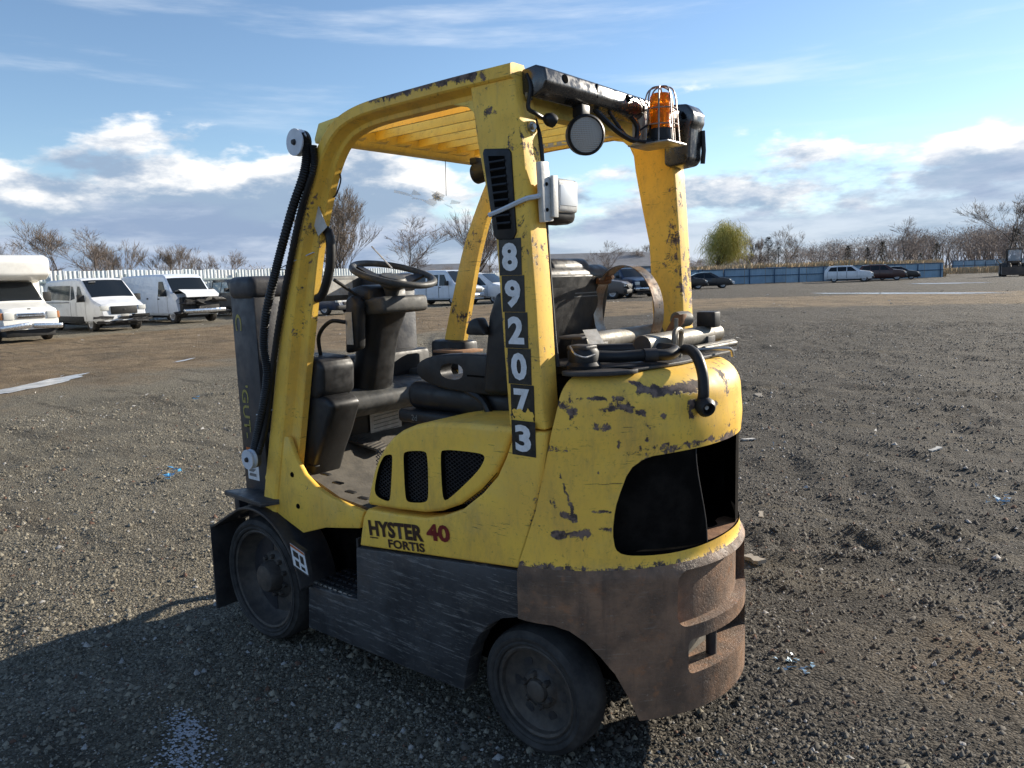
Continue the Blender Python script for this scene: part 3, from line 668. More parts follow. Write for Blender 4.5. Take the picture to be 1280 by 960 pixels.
def build_body():
    # chassis core
    prism('chassis', [(.02, .16), (.02, .6), (.05, .92), (.55, .92), (.66, .62), (1.36, .55), (1.60, .55), (1.60, .10), (1.30, .12), (.3, .14)], 'y', -.29, .29, M['void'], FL)
    box('engine_block', .03, .60, -.43, .43, .50, .90, M['void'], FL, 0)
    # frame skirts with the step
    sk = [(.786, .522), (.80, .318), (1.10, .300), (1.121, .116), (.268, .134), (.25, .21), (.225, .29), (.19, .35), (.147, .397), (.09, .436), (.018, .460), (.016, .611)]
    for s in (1, -1):
        o = prism('frame_skirt', sk, 'y', s*.43, s*.5, M['skirt'], FL, .007)
        st = box('step_tread', .80, 1.105, s*.295, s*.492, .296, .307, M['steel_black'], FL, .003)
        for i in range(9):
            for j in range(5):
                box('tread_lug', .815+.031*i, .837+.031*i, s*(.478-.036*j)-.008, s*(.478-.036*j)+.008, .307, .316, M['steel' if j == 0 else 'steel_black'], st, .002)
        box('step_well', .79, 1.12, s*.285, s*.295, .30, .60, M['void'], FL, 0)
        box('step_riser', .79, .80, s*.295, s*.485, .30, .55, M['steel_black'], FL, 0)
    # lower side panels rising into the rear pillars
    lp = [(.765, .533), (.40, .574), (.016, .616), (.008, .648), (-.013, .70), (-.050, .806), (-.078, .92), (-.091, 1.0), (-.094, 1.045), (.035, 1.045), (.028, 1.01), (.052, .955), (.088, .892), (.15, .83), (.24, .762), (.33, .724), (.41, .703), (.55, .690), (.712, .681), (.736, .645)]
    for s in (1, -1):
        o = prism('side_panel', lp, 'y', s*.425, s*.499, M['yellow'], FL, .009, seg=3)
        if s == 1:
            wear_attr(o, lambda P: np.maximum(.35*np.exp(-((P[:, 0]+.06)/.05)**2), .25*(P[:, 2] < .60)))
            th = math.atan2(.085, .75); X = (-math.cos(th), 0, math.sin(th)); Y = (math.sin(th)*1.0, 0, math.cos(th))
            text('lettering', 'HYSTER', M['decal_brown'], o, (.700, .5, .586), X, Y, .282, .058, .045)
            text('lettering', 'FORTIS', M['decal_brown'], o, (.600, .5, .561), X, Y, .184, .031, .035)
            text('lettering', '40', M['decal_red'], o, (.404, .5, .628), X, Y, .110, .058, .04)
            raw('logo_dash', [(.70, .5012, .578), (.655, .5012, .583), (.655, .5012, .587), (.70, .5012, .582)], [(0, 1, 2, 3)], M['decal_brown'], o)
    # hood
    hp = [(.712, .696), (.690, .76), (.664, .825), (.635, .877), (.595, .925), (.555, .960), (.505, .990), (.44, 1.015), (.36, 1.032), (.2, 1.043), (.0, 1.050), (.03, 1.018), (.062, .955), (.098, .898), (.16, .838), (.248, .775), (.335, .738), (.414, .719), (.55, .706)]
    o = prism('hood', hp, 'y', -.5, .5, M['yellow'], FL, .034, seg=5)
    smooth_mesh(o.data, .55)
    vents = [[(.662, .765), (.652, .737), (.59, .728), (.578, .745), (.556, .888), (.560, .902), (.60, .892), (.632, .848)],
             [(.502, .90), (.494, .920), (.398, .934), (.384, .920), (.388, .785), (.400, .757), (.488, .743), (.503, .757)],
             [(.325, .93), (.314, .949), (.150, .957), (.130, .945), (.165, .895), (.305, .778), (.325, .785)]]
    cs = []
    for v in vents:
        for s in (1, -1):
            c = bmesh.new(); bm_prism(c, chaikin(v, 2, .22), 'y', s*.452, s*.52); cs.append(c)
    cut(o, cs)
    o.data.materials.append(M['void'])
    for p in o.data.polygons:
        if abs(p.center.y) < .4985 and any(min(q[0] for q in v)-.002 < p.center.x < max(q[0] for q in v)+.002 for v in vents) and .70 < p.center.z < .965 and abs(p.center.y) > .40: 
            p.material_index = 1 if abs(p.center.y) < .487 or p.normal.y*p.center.y < .2 else 0  # yellow vent walls turned near-black, shade put into the colour
    wear_attr(o, lambda P: .12*(P[:, 0] < .08))
    for s in (1, -1):
        for v in vents:
            x0, x1 = min(q[0] for q in v), max(q[0] for q in v); z0, z1 = min(q[1] for q in v), max(q[1] for q in v)
            bm = bmesh.new(); cx, cz = (x0+x1)/2, (z0+z1)/2
            for sg in (1, -1):
                a = math.radians(32)*sg; dx, dz = math.cos(a), math.sin(a)
                for k in range(-22, 23):
                    off = k*.0115; lx, lz = cx-dz*off, cz+dx*off; seg = []
                    ts = [t/120*.4-.2 for t in range(121)]
                    ins = [t for t in ts if x0-.004 < lx+dx*t < x1+.004 and z0-.004 < lz+dz*t < z1+.004]
                    if len(ins) < 2: continue
                    t0, t1 = ins[0], ins[-1]; h = .0011
                    q = [(lx+dx*t0-dz*h, lz+dz*t0+dx*h), (lx+dx*t1-dz*h, lz+dz*t1+dx*h), (lx+dx*t1+dz*h, lz+dz*t1-dx*h), (lx+dx*t0+dz*h, lz+dz*t0-dx*h)]
                    bm_prism(bm, q, 'y', s*.480, s*.4822)
            fin('vent_mesh', bm, M['steel_black'], o)
    # cowl side and floor
    cp = [(1.37, .70), (1.325, .566), (1.125, .508), (.98, .557), (.772, .594), (.740, .664), (.83, .672), (.93, .686), (1.02, .712), (1.09, .752), (1.14, .81), (1.18, .89), (1.25, .89)]
    for s in (1, -1):
        o = prism('cowl_side', cp, 'y', s*.468, s*.489, M['yellow'], FL, .005)
        if s == 1: lathe('bolt', [(0, .004), (.009, .004), (.011, 0), (.011, -.01)], (1.145, .489, .615), (0, 1, 0), M['void'], o, 12); lathe('bolt', [(0, .004), (.009, .004), (.011, 0), (.011, -.01)], (1.17, .489, .74), (0, 1, 0), M['void'], o, 12)
    fl = [(.66, .645), (.95, .668), (1.20, .745), (1.45, .90), (1.47, .88), (1.22, .70), (.95, .64), (.66, .62)]
    o = prism('floor_mat', fl, 'y', -.43, .43, M['floor'], FL)
    for k in range(6): box('mat_rib', .74+.075*k, .79+.075*k, .395, .418, .662+.0125*k+(0 if k < 3 else .012*(k-2)), .668+.0125*k+(0 if k < 3 else .012*(k-2)), M['black'], o, .002)
    for k in range(3): box('mat_seam', .70, 1.15, .24-.2*k, .246-.2*k, .655, .672, M['floor'], o, .001, Matrix.Translation((0, 0, .0)))
    # toe board, dash, console
    prism('toe_board', [(1.30, .70), (1.30, 1.16), (1.42, 1.16), (1.46, .70)], 'y', -.43, .40, M['black'], FL, .02)
    prism('kick_panel', [(1.27, .70), (1.30, 1.02), (1.28, 1.06), (1.02, 1.05), (.98, 1.02), (1.04, .90), (1.10, .80), (1.14, .715)], 'y', .27, .415, M['black'], FL, .02, seg=3)
    o = prism('dash_pod', [(1.32, 1.04), (1.31, 1.185), (1.24, 1.205), (1.06, 1.20), (1.03, 1.17), (1.04, 1.06), (1.08, 1.035)], 'y', .25, .42, M['black'], FL, .022, seg=3)
    box('pod_tab', 1.045, 1.05, .29, .33, 1.165, 1.175, M['label'], o, 0)
    prism('dash_shelf', [(1.34, .98), (1.33, 1.045), (1.12, 1.045), (1.06, 1.02), (1.05, .97), (1.10, .93), (1.30, .90)], 'y', -.43, .27, M['dash'], FL, .018, seg=3)
    o = raw('instruction_plate', [(1.292, -.02, .78), (1.292, -.21, .79), (1.292, -.21, .90), (1.292, -.02, .90)], [(0, 3, 2, 1)], M['label'], FL)
    for k in range(5): raw('print_line', [(1.2905, -.04, .80+.018*k), (1.2905, -.19, .806+.018*k), (1.2905, -.19, .811+.018*k), (1.2905, -.04, .805+.018*k)], [(0, 3, 2, 1)], M['print_grey'], o)
    prism('right_sill', [(.62, .62), (.62, .72), (1.30, .74), (1.30, .62)], 'y', -.46, -.40, M['yellow'], FL, .01)
    prism('dash_end', [(1.36, .90), (1.34, 1.07), (1.14, 1.075), (1.10, 1.03), (1.12, .93)], 'y', -.47, -.28, M['dash'], FL, .02, seg=3)
    box('pillar_boot', 1.03, 1.26, -.49, -.39, 1.06, 1.20, M['black'], FL, .02)
    box('cardboard_flap', .97, 1.16, -.45, -.31, 1.150, 1.162, M['cardboard'], FL, .002, Matrix.Translation((0, 0, 0)))
    raw('white_notice', [(1.00, -.31, 1.06), (.90, -.32, 1.05), (.93, -.36, 1.148), (1.04, -.35, 1.148)], [(0, 1, 2, 3)], M['white'], FL)
    # pedal
    o = box('pedal', -.10, .10, -.052, .052, -.006, .006, M['floor'], FL, .004, Matrix.Translation((1.24, .055, .78)) @ Matrix.Rotation(.35, 4, 'Z') @ Matrix.Rotation(-.25, 4, 'Y'))
    for k in range(10): box('pedal_rib', -.095+.02*k, -.088+.02*k, -.045, .045, .006, .009, M['steel_black'], o, 0, Matrix.Translation((1.24, .055, .78)) @ Matrix.Rotation(.35, 4, 'Z') @ Matrix.Rotation(-.25, 4, 'Y'))
    tube('pedal_arm', [(1.27, .06, .775), (1.33, .03, .80), (1.40, 0, .95)], .012, M['steel_black'], FL)
    prism('pedal_bracket', [(1.20, .68), (1.34, .73), (1.32, .80), (1.22, .76)], 'y', .12, .15, M['floor'], FL, .004)

def build_column():
    # steering column boot: lofted from the dash up to the hub
    secs = [(1.20, .08, .98, .10, .105), (1.16, .08, 1.05, .085, .095), (1.12, .08, 1.15, .068, .085), (1.085, .08, 1.26, .062, .088), (1.06, .08, 1.33, .072, .10), (1.05, .08, 1.365, .08, .105)]
    V = []; F = []; n = 20
    for u, v, z, a, b in secs:
        for k in range(n):
            t = 2*math.pi*k/n; c, s_ = math.cos(t), math.sin(t); q = (abs(c)**3+abs(s_)**3)**(-1/3)
            V.append((u+a*q*c, v+b*q*s_, z-.25*a*q*c))
    for i in range(len(secs)-1):
        for k in range(n): F.append((i*n+k, i*n+(k+1) % n, (i+1)*n+(k+1) % n, (i+1)*n+k))
    F += [list(range(n))[::-1], list(range((len(secs)-1)*n, len(secs)*n))]
    raw('steering_column', V, F, M['black'], FL, True)
    box('column_shroud', -.12, .11, -.125, .125, -.032, .035, M['dash'], FL, .018, Matrix.Translation((1.03, .07, 1.385)) @ Matrix.Rotation(.08, 4, 'Y'), 3)
    prism('column_cover', [(1.16, 1.36), (1.14, 1.46), (1.06, 1.475), (.99, 1.46), (.98, 1.40), (1.02, 1.365)], 'y', -.01, .19, M['black'], FL, .02, seg=3)
    wh = bpy.data.objects.new('steering_wheel', None); COL.objects.link(wh); wh.parent = FL
    T = Matrix.Translation((.965, .085, 1.515)) @ Matrix.Rotation(math.radians(-17), 4, 'Y')
    R = .166
    bm = bmesh.new(); bm_tube(bm, [T @ Vector((R*math.cos(2*math.pi*k/56), R*math.sin(2*math.pi*k/56), 0)) for k in range(56)], .0135, 12, False, True); fin('rim', bm, M['dash'], wh, True)
    for a in (.5, 2.6, 4.7):
        d = Vector((math.cos(a), math.sin(a), 0)); p = Vector((-d.y, d.x, 0))
        bm = bmesh.new(); vs = []
        for t, w, h in ((.03, .035, -.035), (.09, .028, -.025), (R-.005, .016, -.004)):
            for q in ((-w, -.006), (w, -.006), (w, .006), (-w, .006)): vs.append(bm.verts.new(T @ (d*t+p*q[0]+Vector((0, 0, h+q[1])))))
        for i in range(2):
            for k in range(4): bm.faces.new((vs[i*4+k], vs[i*4+(k+1) % 4], vs[i*4+4+(k+1) % 4], vs[i*4+4+k]))
        bm.faces.new(vs[:4][::-1]); bm.faces.new(vs[-4:]); fin('spoke', bm, M['black'], wh, True)
    bm = bmesh.new(); ax = (T.to_3x3() @ Vector((0, 0, 1)))
    bm_lathe(bm, [(0, -.10), (.03, -.10), (.035, -.06), (.058, -.045), (.062, -.025), (.05, -.008), (0, -.002)], T @ Vector((0, 0, 0)), ax, 28); fin('hub', bm, M['dash'], wh, True)
    tube('direction_lever', [(1.02, .17, 1.40), (1.06, .26, 1.47), (1.075, .30, 1.50)], .007, M['black'], FL, 8)
    tube('wiper_stalk', [(1.0, .06, 1.54), (1.05, .12, 1.63)], .0035, M['white'], FL, 6)
    prism('lever_pod', [(1.10, 1.20), (1.08, 1.42), (1.04, 1.44), (1.0, 1.40), (1.02, 1.22)], 'y', .20, .25, M['black'], FL, .015, seg=3)
    box('label_strip', 1.035, 1.075, .2535, .2555, 1.24, 1.37, M['label'], FL, 0)
    tube('cable_loop', [(1.15, .33, 1.19), (1.14, .34, 1.28), (1.10, .31, 1.335), (1.07, .26, 1.33)], .008, M['black'], FL, 8, 6)

def build_seat():
    s = bpy.data.objects.new('seat', None); COL.objects.link(s); s.parent = FL
    box('cushion', .22, .76, -.23, .25, 1.00, 1.11, M['seat'], s, .045, None, 4)
    box('seat_base', .24, .78, -.22, .27, .955, 1.005, M['black'], s, .015, None, 3)
    prism('backrest', [(.30, 1.06), (.17, 1.50), (.13, 1.53), (.08, 1.50), (.13, 1.22), (.18, 1.06)], 'y', -.165, .235, M['seat'], s, .04, seg=4)
    bp = prism('back_panel', [(.145, 1.26), (.135, 1.265), (.080, 1.485), (.09, 1.49)], 'y', -.135, .215, M['black'], s, .006)
    tx = Matrix.Rotation(0, 4, 'X')
    def onp(t): return .1355-.055*((t-1.265)/.22)-.002          # x on the panel's back at height t
    def card(nm, v0, v1, z0, z1, m, k=0):
        e = .001+.001*k; raw(nm, [(onp(z0)-e, v0, z0), (onp(z0)-e, v1, z0), (onp(z1)-e, v1, z1), (onp(z1)-e, v0, z1)], [(0, 3, 2, 1)], m, bp)
    card('sticker', -.045, .005, 1.335, 1.365, M['white']); card('sticker', -.045, .005, 1.290, 1.330, M['white'])
    card('print_line', -.04, 0, 1.304, 1.314, M['print_grey'], 1); card('print_line', -.04, 0, 1.346, 1.352, M['print_grey'], 1)
    for k in range(3): card('print_line', -.08, .06, 1.400+.012*k, 1.404+.012*k, M['print_grey'])
    for v, z in ((-.12, 1.46), (-.12, 1.33), (.05, 1.35), (-.07, 1.345)): lathe('rivet', [(0, .004), (.006, .003), (.007, 0)], (onp(z), v, z), (-1, 0, -.25), M['black'], bp, 10)
    prism('headrest_bolster', [(.20, 1.46), (.16, 1.54), (.12, 1.545), (.095, 1.52), (.10, 1.47)], 'y', -.05, .18, M['seat'], s, .03, seg=4)
    # hip restraint: a padded loop
    hr = prism('hip_restraint', chaikin([(.655, 1.10), (.655, 1.225), (.12, 1.235), (.12, 1.085)], 3), 'y', .222, .278, M['seat'], s, .018, seg=3)
    c = bmesh.new(); bm_prism(c, chaikin([(.53, 1.138), (.53, 1.192), (.42, 1.195), (.42, 1.136)], 2), 'y', .1, .4); cut(hr, [c]); smooth_mesh(hr.data, .6)
    prism('restraint_groove', [(.40, 1.152), (.40, 1.158), (.15, 1.158), (.15, 1.150)], 'y', .277, .2795, M['void'], hr)
    tube('seat_belt', [(.30, .265, 1.0), (.34, .27, 1.07), (.42, .262, 1.10)], .014, M['black'], s, 8, 4)
    text('belt_icon', '2d', M['print_grey'], s, (.70, .2702, .968), (-1, 0, 0), (0, 0, 1), None, .022, .0)
    prism('side_bolster', [(.32, 1.10), (.28, 1.36), (.245, 1.44), (.20, 1.44), (.19, 1.10)], 'y', .235, .30, M['seat'], s, .02, seg=3)
    prism('belt_reel', [(.36, 1.30), (.34, 1.35), (.30, 1.36), (.27, 1.30)], 'y', .28, .33, M['seat'], s, .012)

def sweep_rail(s, mat):
    path = [(1.392, .56), (1.365, .66), (1.30, .885), (1.21, 1.19), (1.145, 1.39), (1.075, 1.59), (1.015, 1.72), (.951, 1.835), (.90, 1.915), (.855, 1.968), (.807, 2.008), (.745, 2.040), (.661, 2.059), (.56, 2.067), (.39, 2.069), (.2, 2.070), (-.012, 2.068)]
    wid = [.15, .15, .145, .135, .125, .112, .10, .088, .082, .077, .073, .070, .068, .068, .068, .068, .068]
    pts = catmull([(a, w, z) for (a, z), w in zip(path, wid)], 5)
    prof = [(0, .440), (0, .488), (-.05, .498), (-.10, .500), (-.52, .500), (-.60, .494), (-.72, .463), (-.78, .458), (-.97, .456), (-1, .452), (-1, .425), (-.5, .425)]
    V = []; F = []; n = len(prof); N = len(pts)
    for i, p in enumerate(pts):
        a = pts[max(i-1, 0)]; b = pts[min(i+1, N-1)]; t = Vector((b.x-a.x, b.z-a.z)).normalized(); nn = Vector((t.y, -t.x))
        for q, v in prof: V.append((p.x+nn.x*q*p.y, s*v, p.z+nn.y*q*p.y))
    for i in range(N-1):
        for k in range(n): F.append((i*n+k, i*n+(k+1) % n, (i+1)*n+(k+1) % n, (i+1)*n+k))
    F += [list(range(n)), list(range((N-1)*n, N*n))[::-1]]
    # check that 'outward' is forward and up; flip the sign of nn if not
    me = bpy.data.meshes.new('side_rail'); me.from_pydata(V, [], F); bm = bmesh.new(); bm.from_mesh(me); bpy.data.meshes.remove(me)
    o = fin('front_pillar', bm, mat, FL); smooth_mesh(o.data, .45)
    def w(P):
        up = np.clip((P[:, 2]-2.052)/.01, 0, 1)*(np.abs(P[:, 1]) > .495)*.75*(P[:, 0] < .85)*(P[:, 0] > .1)
        pil = .22*np.exp(-((P[:, 2]-1.62)/.3)**2)+.25*np.exp(-((P[:, 2]-1.78)/.06)**2)*(np.abs(P[:, 1]) > .48)+.2*np.exp(-((P[:, 2]-1.30)/.05)**2)
        return np.maximum(up, pil)-.05
    wear_attr(o, w)
    return o

def build_guard():
    for s in (1, -1):
        o = sweep_rail(s, M['yellow_pillar'])
        if s == 1:
            for (u, z) in ((.975, 1.60), (1.205, 1.02)): tube('wire_tie', [(u+.17, .445, z-.06), (u+.165, .503, z-.055), (u+.06, .503, z-.028), (u, .462, z), (u-.01, .42, z)], .0022, M['ziptie'], o, 6)
            box('tape_patch', -.03, .03, -.001, .001, -.045, .045, M['alu'], o, 0, Matrix.Translation((.925, .4665, 1.71)) @ Matrix.Rotation(.5, 4, 'Y'))
    rp = [(.150, 2.045), (.128, 1.87), (.098, 1.72), (.070, 1.594), (.055, 1.30), (.042, 1.05), (-.092, 1.05), (-.082, 1.10), (-.074, 1.25), (-.068, 1.40), (-.056, 1.587), (-.045, 1.74), (-.037, 1.84), (-.022, 1.95), (-.008, 2.055)]
    for s in (1, -1):
        o = prism('rear_pillar', rp, 'y', s*.405, s*.490, M['yellow_pillar'], FL, .008, seg=3)
        wear_attr(o, (lambda P: .42*np.exp(-((P[:, 2]-1.86)/.035)**2)+.25*(np.abs(P[:, 0]-.06) < .03)+.15*(np.abs(P[:, 0]+.06) < .025)-.02) if s == 1 else
                  (lambda P: .3*np.exp(-((P[:, 2]-1.42)/.05)**2)+.3*np.exp(-((P[:, 2]-1.72)/.06)**2)+.25*(P[:, 0] < -.02)-.05))
        prism('pillar_gusset', [(.15, 2.0), (.25, 2.002), (.25, 2.035), (.15, 2.035)] if 0 else [(.148, 2.02), (.148, 1.93), (.165, 1.965), (.195, 1.99), (.26, 2.005), (.26, 2.02)], 'y', s*.43, s*.455, M['yellow_roof'], FL, .003)
        if s == 1:
            # louvred insert
            f = prism('pillar_louvre', [(.098, 1.852), (.009, 1.842), (.0, 1.83), (-.010, 1.61), (.002, 1.592), (.06, 1.594), (.072, 1.605), (.104, 1.84)], 'y', .482, .4955, M['black'], o, .003)
            prism('louvre_recess', [(.082, 1.83), (.022, 1.823), (.006, 1.622), (.056, 1.622)], 'y', .4955, .4962, M['void'], f)
            for k in range(9): 
                z = 1.635+.0215*k; c = .0305+.0021*k
                box('louvre_blade', c-.0245-.0004*k, c+.0245+.0004*k, -.003, .006, -.001, .005, M['black'], f, 0, Matrix.Translation((0, .4965, z)) @ Matrix.Rotation(.5, 4, 'X'))
            # number stickers
            for k, ch in enumerate('892073'):
                zc = 1.5435-.1045*k; uc = .0165-.0073*k; h = .0518; hw = .0410+.0006*k; sv = .4912 if k < 5 else .5003
                st = raw('number_sticker', [(uc+hw, sv, zc-h), (uc-hw, sv, zc-h), (uc-hw, sv, zc+h), (uc+hw, sv, zc+h)], [(0, 1, 2, 3)], M['decal_black'], o)
                text('digit', ch, M['white'], st, (uc+.029, sv, zc-.040), (-1, 0, 0), (0.03, 0, 1), .058, .080, .045, .0015)
            # paint scraped through the last two stickers
            rng = random.Random(3)
            for k in range(3):
                z0 = 1.092-.022*k; P = []
                for i in range(10): P.append((.026-.0085*i*1.0, .4935+.0003*k, z0+.012+rng.uniform(-.008, .009)))
                for i in range(10): P.append((-.0565+.0085*i, .4935+.0003*k, z0-.012+rng.uniform(-.008, .008)))
                raw('paint_scrape', P, [list(range(len(P)))], M['yellow'], o)
            tube('zip_strap', [(.083, .499, 1.665), (.03, .499, 1.677), (-.045, .496, 1.698), (-.064, .47, 1.705), (-.068, .42, 1.715), (-.072, .37, 1.72)], .007, M['ziptie'], o, 6, 4)
            for p in ((-.033, 1.90), (-.028, 1.985)): lathe('pillar_bolt', [(0, .012), (.008, .012), (.008, .004), (.014, .004), (.014, -.004)], (p[0], .44, p[1]), (-1, 0, .05), M['steel'], o, 12)
    fb = prism('front_crossbar', [(.955, 2.0), (.925, 2.052), (.80, 2.060), (.80, 2.045), (.87, 2.035), (.885, 1.995), (.89, 1.985), (.95, 1.985)], 'y', -.44, .44, M['yellow_roof'], FL, .004)
    rb = prism('rear_crossbar', [(.04, 1.955), (.04, 2.055), (.0, 2.06), (.0, 1.965), (-.004, 1.95), (.03, 1.945)], 'y', -.40, .40, M['yellow_roof'], FL, .004)
    for k, v in enumerate((.335, .225, .115, .005, -.105, -.215, -.325)):
        bm = bmesh.new(); t = .012
        q = [(v-.010, 2.044), (v+.002, 2.008), (v+.011, 2.008), (v-.001, 2.044)]
        bm_prism(bm, q, 'x', .04, .86); fin('roof_slat', bm, M['yellow_roof'], FL)
        raw('slat_foot', [(.86, v-.04, 1.998), (.86, v+.05, 1.998), (.80, v+.02, 1.992), (.78, v+.005, 1.997)], [(0, 1, 2, 3)], M['yellow_roof'], fb)
    o = raw('roof_lettering_strip', [(.64, -.4235, 2.012), (.23, -.4235, 2.012), (.23, -.4235, 2.052), (.64, -.4235, 2.052)], [(0, 1, 2, 3)], M['label'], FL)
    text('lettering', 'HYSTER', M['yellow_roof'], o, (.61, -.4235, 2.017), (-1, 0, 0), (0, 0, 1), .36, .030, .03)
    # black housing along the back edge
    hb = prism('rear_light_bar', [(-.012, 1.988), (-.012, 2.055), (-.06, 2.060), (-.092, 2.048), (-.098, 2.012), (-.085, 1.99), (-.05, 1.975)], 'y', -.42, .452, M['black_gloss'], FL, .006, seg=3)
    for v in (.36, .02, -.20, -.36): lathe('bar_hole', [(0, .0015), (.0125, .0015), (.0125, -.006)], (-.0955, v, 2.031), (-.986, 0, .16), M['void'], hb, 18)
    box('bar_joint', -.0972, -.08, .195, .197, 2.005, 2.046, M['void'], hb, 0)
    e = prism('end_housing', [(-.01, 1.875), (-.01, 2.07), (-.03, 2.082), (-.10, 2.075), (-.125, 2.045), (-.125, 2.01), (-.115, 1.995), (-.11, 1.885), (-.095, 1.868), (-.03, 1.862)], 'y', -.475, -.375, M['black_gloss'], FL, .010, seg=3)
    tube('housing_clip', [(-.118, -.468, 1.99), (-.122, -.468, 1.92), (-.118, -.468, 1.875)], .009, M['black'], e, 8)
    # work lamps
    def lamp(nm, c, ax, r, lab=None):
        l = lathe('work_light', [(0, .05), (r*.55, .05), (r*.85, .035), (r*1.0, .01), (r*1.02, -.012), (r*.92, -.018), (r*.86, -.012)], c, ax, M['black'], FL, 32)
        lathe('lens', [(0, -.016), (r*.5, -.0155), (r*.87, -.0125), (r*.87, -.006)], c, ax, M['lamp'], l, 32)
        box('lamp_bracket', c[0]-.006, c[0]+.03, c[1]-.022, c[1]+.022, c[2]+r*.85, c[2]+r*1.5, M['black'], l, .005)
        return l
    lamp('work_light', (-.075, .235, 1.897), (.80, -.56, .12), .058)
    lamp('work_light', (.70, -.16, 1.905), (-.93, -.1, .12), .040)
    # amber strobe in its wire cage
    c = (-.145, -.100, 1.900)
    b = lathe('strobe_light', [(0, .0), (.048, .0), (.048, .008), (.042, .012), (.040, .045), (0, .045)], c, (0, 0, 1), M['black'], FL, 28)
    lathe('amber_lens', [(.037, .045), (.037, .055), (.034, .06), (.036, .10), (.034, .145), (.028, .155), (0, .158)], c, (0, 0, 1), M['amber'], b, 28)
    lathe('strobe_core', [(0, .05), (.012, .05), (.012, .12), (0, .125)], c, (0, 0, 1), M['alu'], b, 12)
    g = prism('cage_base', [(-.205, -.165), (-.205, -.035), (-.06, -.035), (-.06, -.165)], 'z', 1.894, 1.900, M['steel'], b, .002)
    for k in range(8):
        a = 2*math.pi*(k+.5)/8; pr = [(.060, 0), (.056, .05), (.051, .11), (.047, .145), (.037, .168), (.018, .176), (0, .178)]
        tube('cage_wire', [(c[0]+r*math.cos(a), c[1]+r*math.sin(a), c[2]+h) for r, h in pr], .0026, M['cage'], b, 6, 3)
    for r, h in ((.0555, .055), (.051, .105)):
        bm = bmesh.new(); bm_tube(bm, [(c[0]+r*math.cos(2*math.pi*k/30), c[1]+r*math.sin(2*math.pi*k/30), c[2]+h) for k in range(30)], .0022, 6, False, True); fin('cage_ring', bm, M['cage'], b, True)
    for s_ in ((-.09, .10, 1.95), ):
        pass
    prism('strobe_bracket', [(-.10, 1.90), (-.10, 2.0), (-.05, 2.0), (-.05, 1.90)], 'y', -.09, -.084, M['alu'], FL)
    # wiring under the back edge
    tube('wiring', [(-.06, .16, 1.985), (-.09, .12, 1.94), (-.10, .06, 1.915), (-.11, 0, 1.905), (-.10, -.03, 1.95), (-.09, -.01, 1.98)], .009, M['black'], FL, 8, 5)
    tube('wiring', [(-.07, .09, 1.985), (-.08, .07, 1.955), (-.10, .03, 1.912), (-.12, -.03, 1.902), (-.14, -.06, 1.905)], .006, M['black'], FL, 8, 5)
    tube('wiring', [(-.10, -.02, 1.93), (-.13, -.05, 1.955), (-.12, -.075, 1.94), (-.12, -.05, 1.915), (-.14, -.08, 1.91)], .0035, M['black'], FL, 6, 5)
    tube('wiring', [(-.03, .45, 2.04), (-.045, .455, 2.0), (-.035, .455, 1.95), (-.048, .44, 1.935), (-.05, .40, 1.925)], .006, M['black'], FL, 8, 5)
    tube('wiring', [(.0, .385, 1.93), (-.02, .386, 1.85), (-.03, .384, 1.6), (-.05, .384, 1.3), (-.06, .384, 1.22)], .011, M['black'], FL, 8, 4)
    lathe('connector_plug', [(0, -.02), (.018, -.018), (.02, .0), (.012, .014), (0, .02)], (-.055, .385, 1.925), (.3, 1, .3), M['black'], FL, 9)
    # display unit strapped to the pillar
    d = box('display_unit', -.078, .01, .285, .405, 1.635, 1.765, M['black'], FL, .022, None, 3)
    box('display_housing', -.088, -.05, .292, .398, 1.665, 1.76, M['alu'], d, .012, None, 3)
    box('screen', -.0895, -.086, .305, .385, 1.685, 1.742, M['screen'], d, .001)
    b = prism('display_bracket', [(.405, 1.64), (.452, 1.635), (.462, 1.80), (.425, 1.803), (.418, 1.76), (.405, 1.76)], 'x', -.078, -.060, M['alu'], FL, .003)
    box('bracket_plate', -.088, -.078, .395, .420, 1.65, 1.765, M['alu'], b, .002)
    for z in (1.67, 1.74): lathe('bracket_bolt', [(0, .004), (.005, .003), (.006, 0)], (-.078, .437, z), (-1, 0, 0), M['void'], b, 8)
    # torn film and wire hanging at the front of the roof
    V = []; rng = random.Random(9)
    for i in range(9):
        for j in range(4): V.append((.93+rng.uniform(-.012, .012), .09-.047*i+rng.uniform(-.008, .008), 1.86-.012*i*.4-.013*j+rng.uniform(-.006, .006)))
    raw('torn_film', V, [(i*4+j, i*4+4+j, i*4+5+j, i*4+j+1) for i in range(8) for j in range(3) if rng.random() > .45], M['film'], FL)
    V = [(.93+rng.uniform(-.02, .02), -.13-.05*rng.random(), 1.835+rng.uniform(-.022, .022)) for i in range(36)]
    raw('torn_film', V, [tuple(rng.sample(range(36), 3)) for i in range(26)], M['film'], FL)
    tube('loose_wire', [(.93, -.21, 1.99), (.93, -.205, 1.84)], .0015, M['black'], FL, 5)
    tube('loose_wire', [(.85, .43, 1.90), (.83, .43, 1.85), (.86, .43, 1.80), (.88, .43, 1.79)], .003, M['black'], FL, 5, 4)
    tube('grab_handle', [(.975, .435, 1.685), (.93, .435, 1.68), (.905, .435, 1.645), (.915, .435, 1.55), (.955, .435, 1.47), (.99, .435, 1.435), (1.05, .435, 1.432)], .017, M['black'], FL, 12, 5)

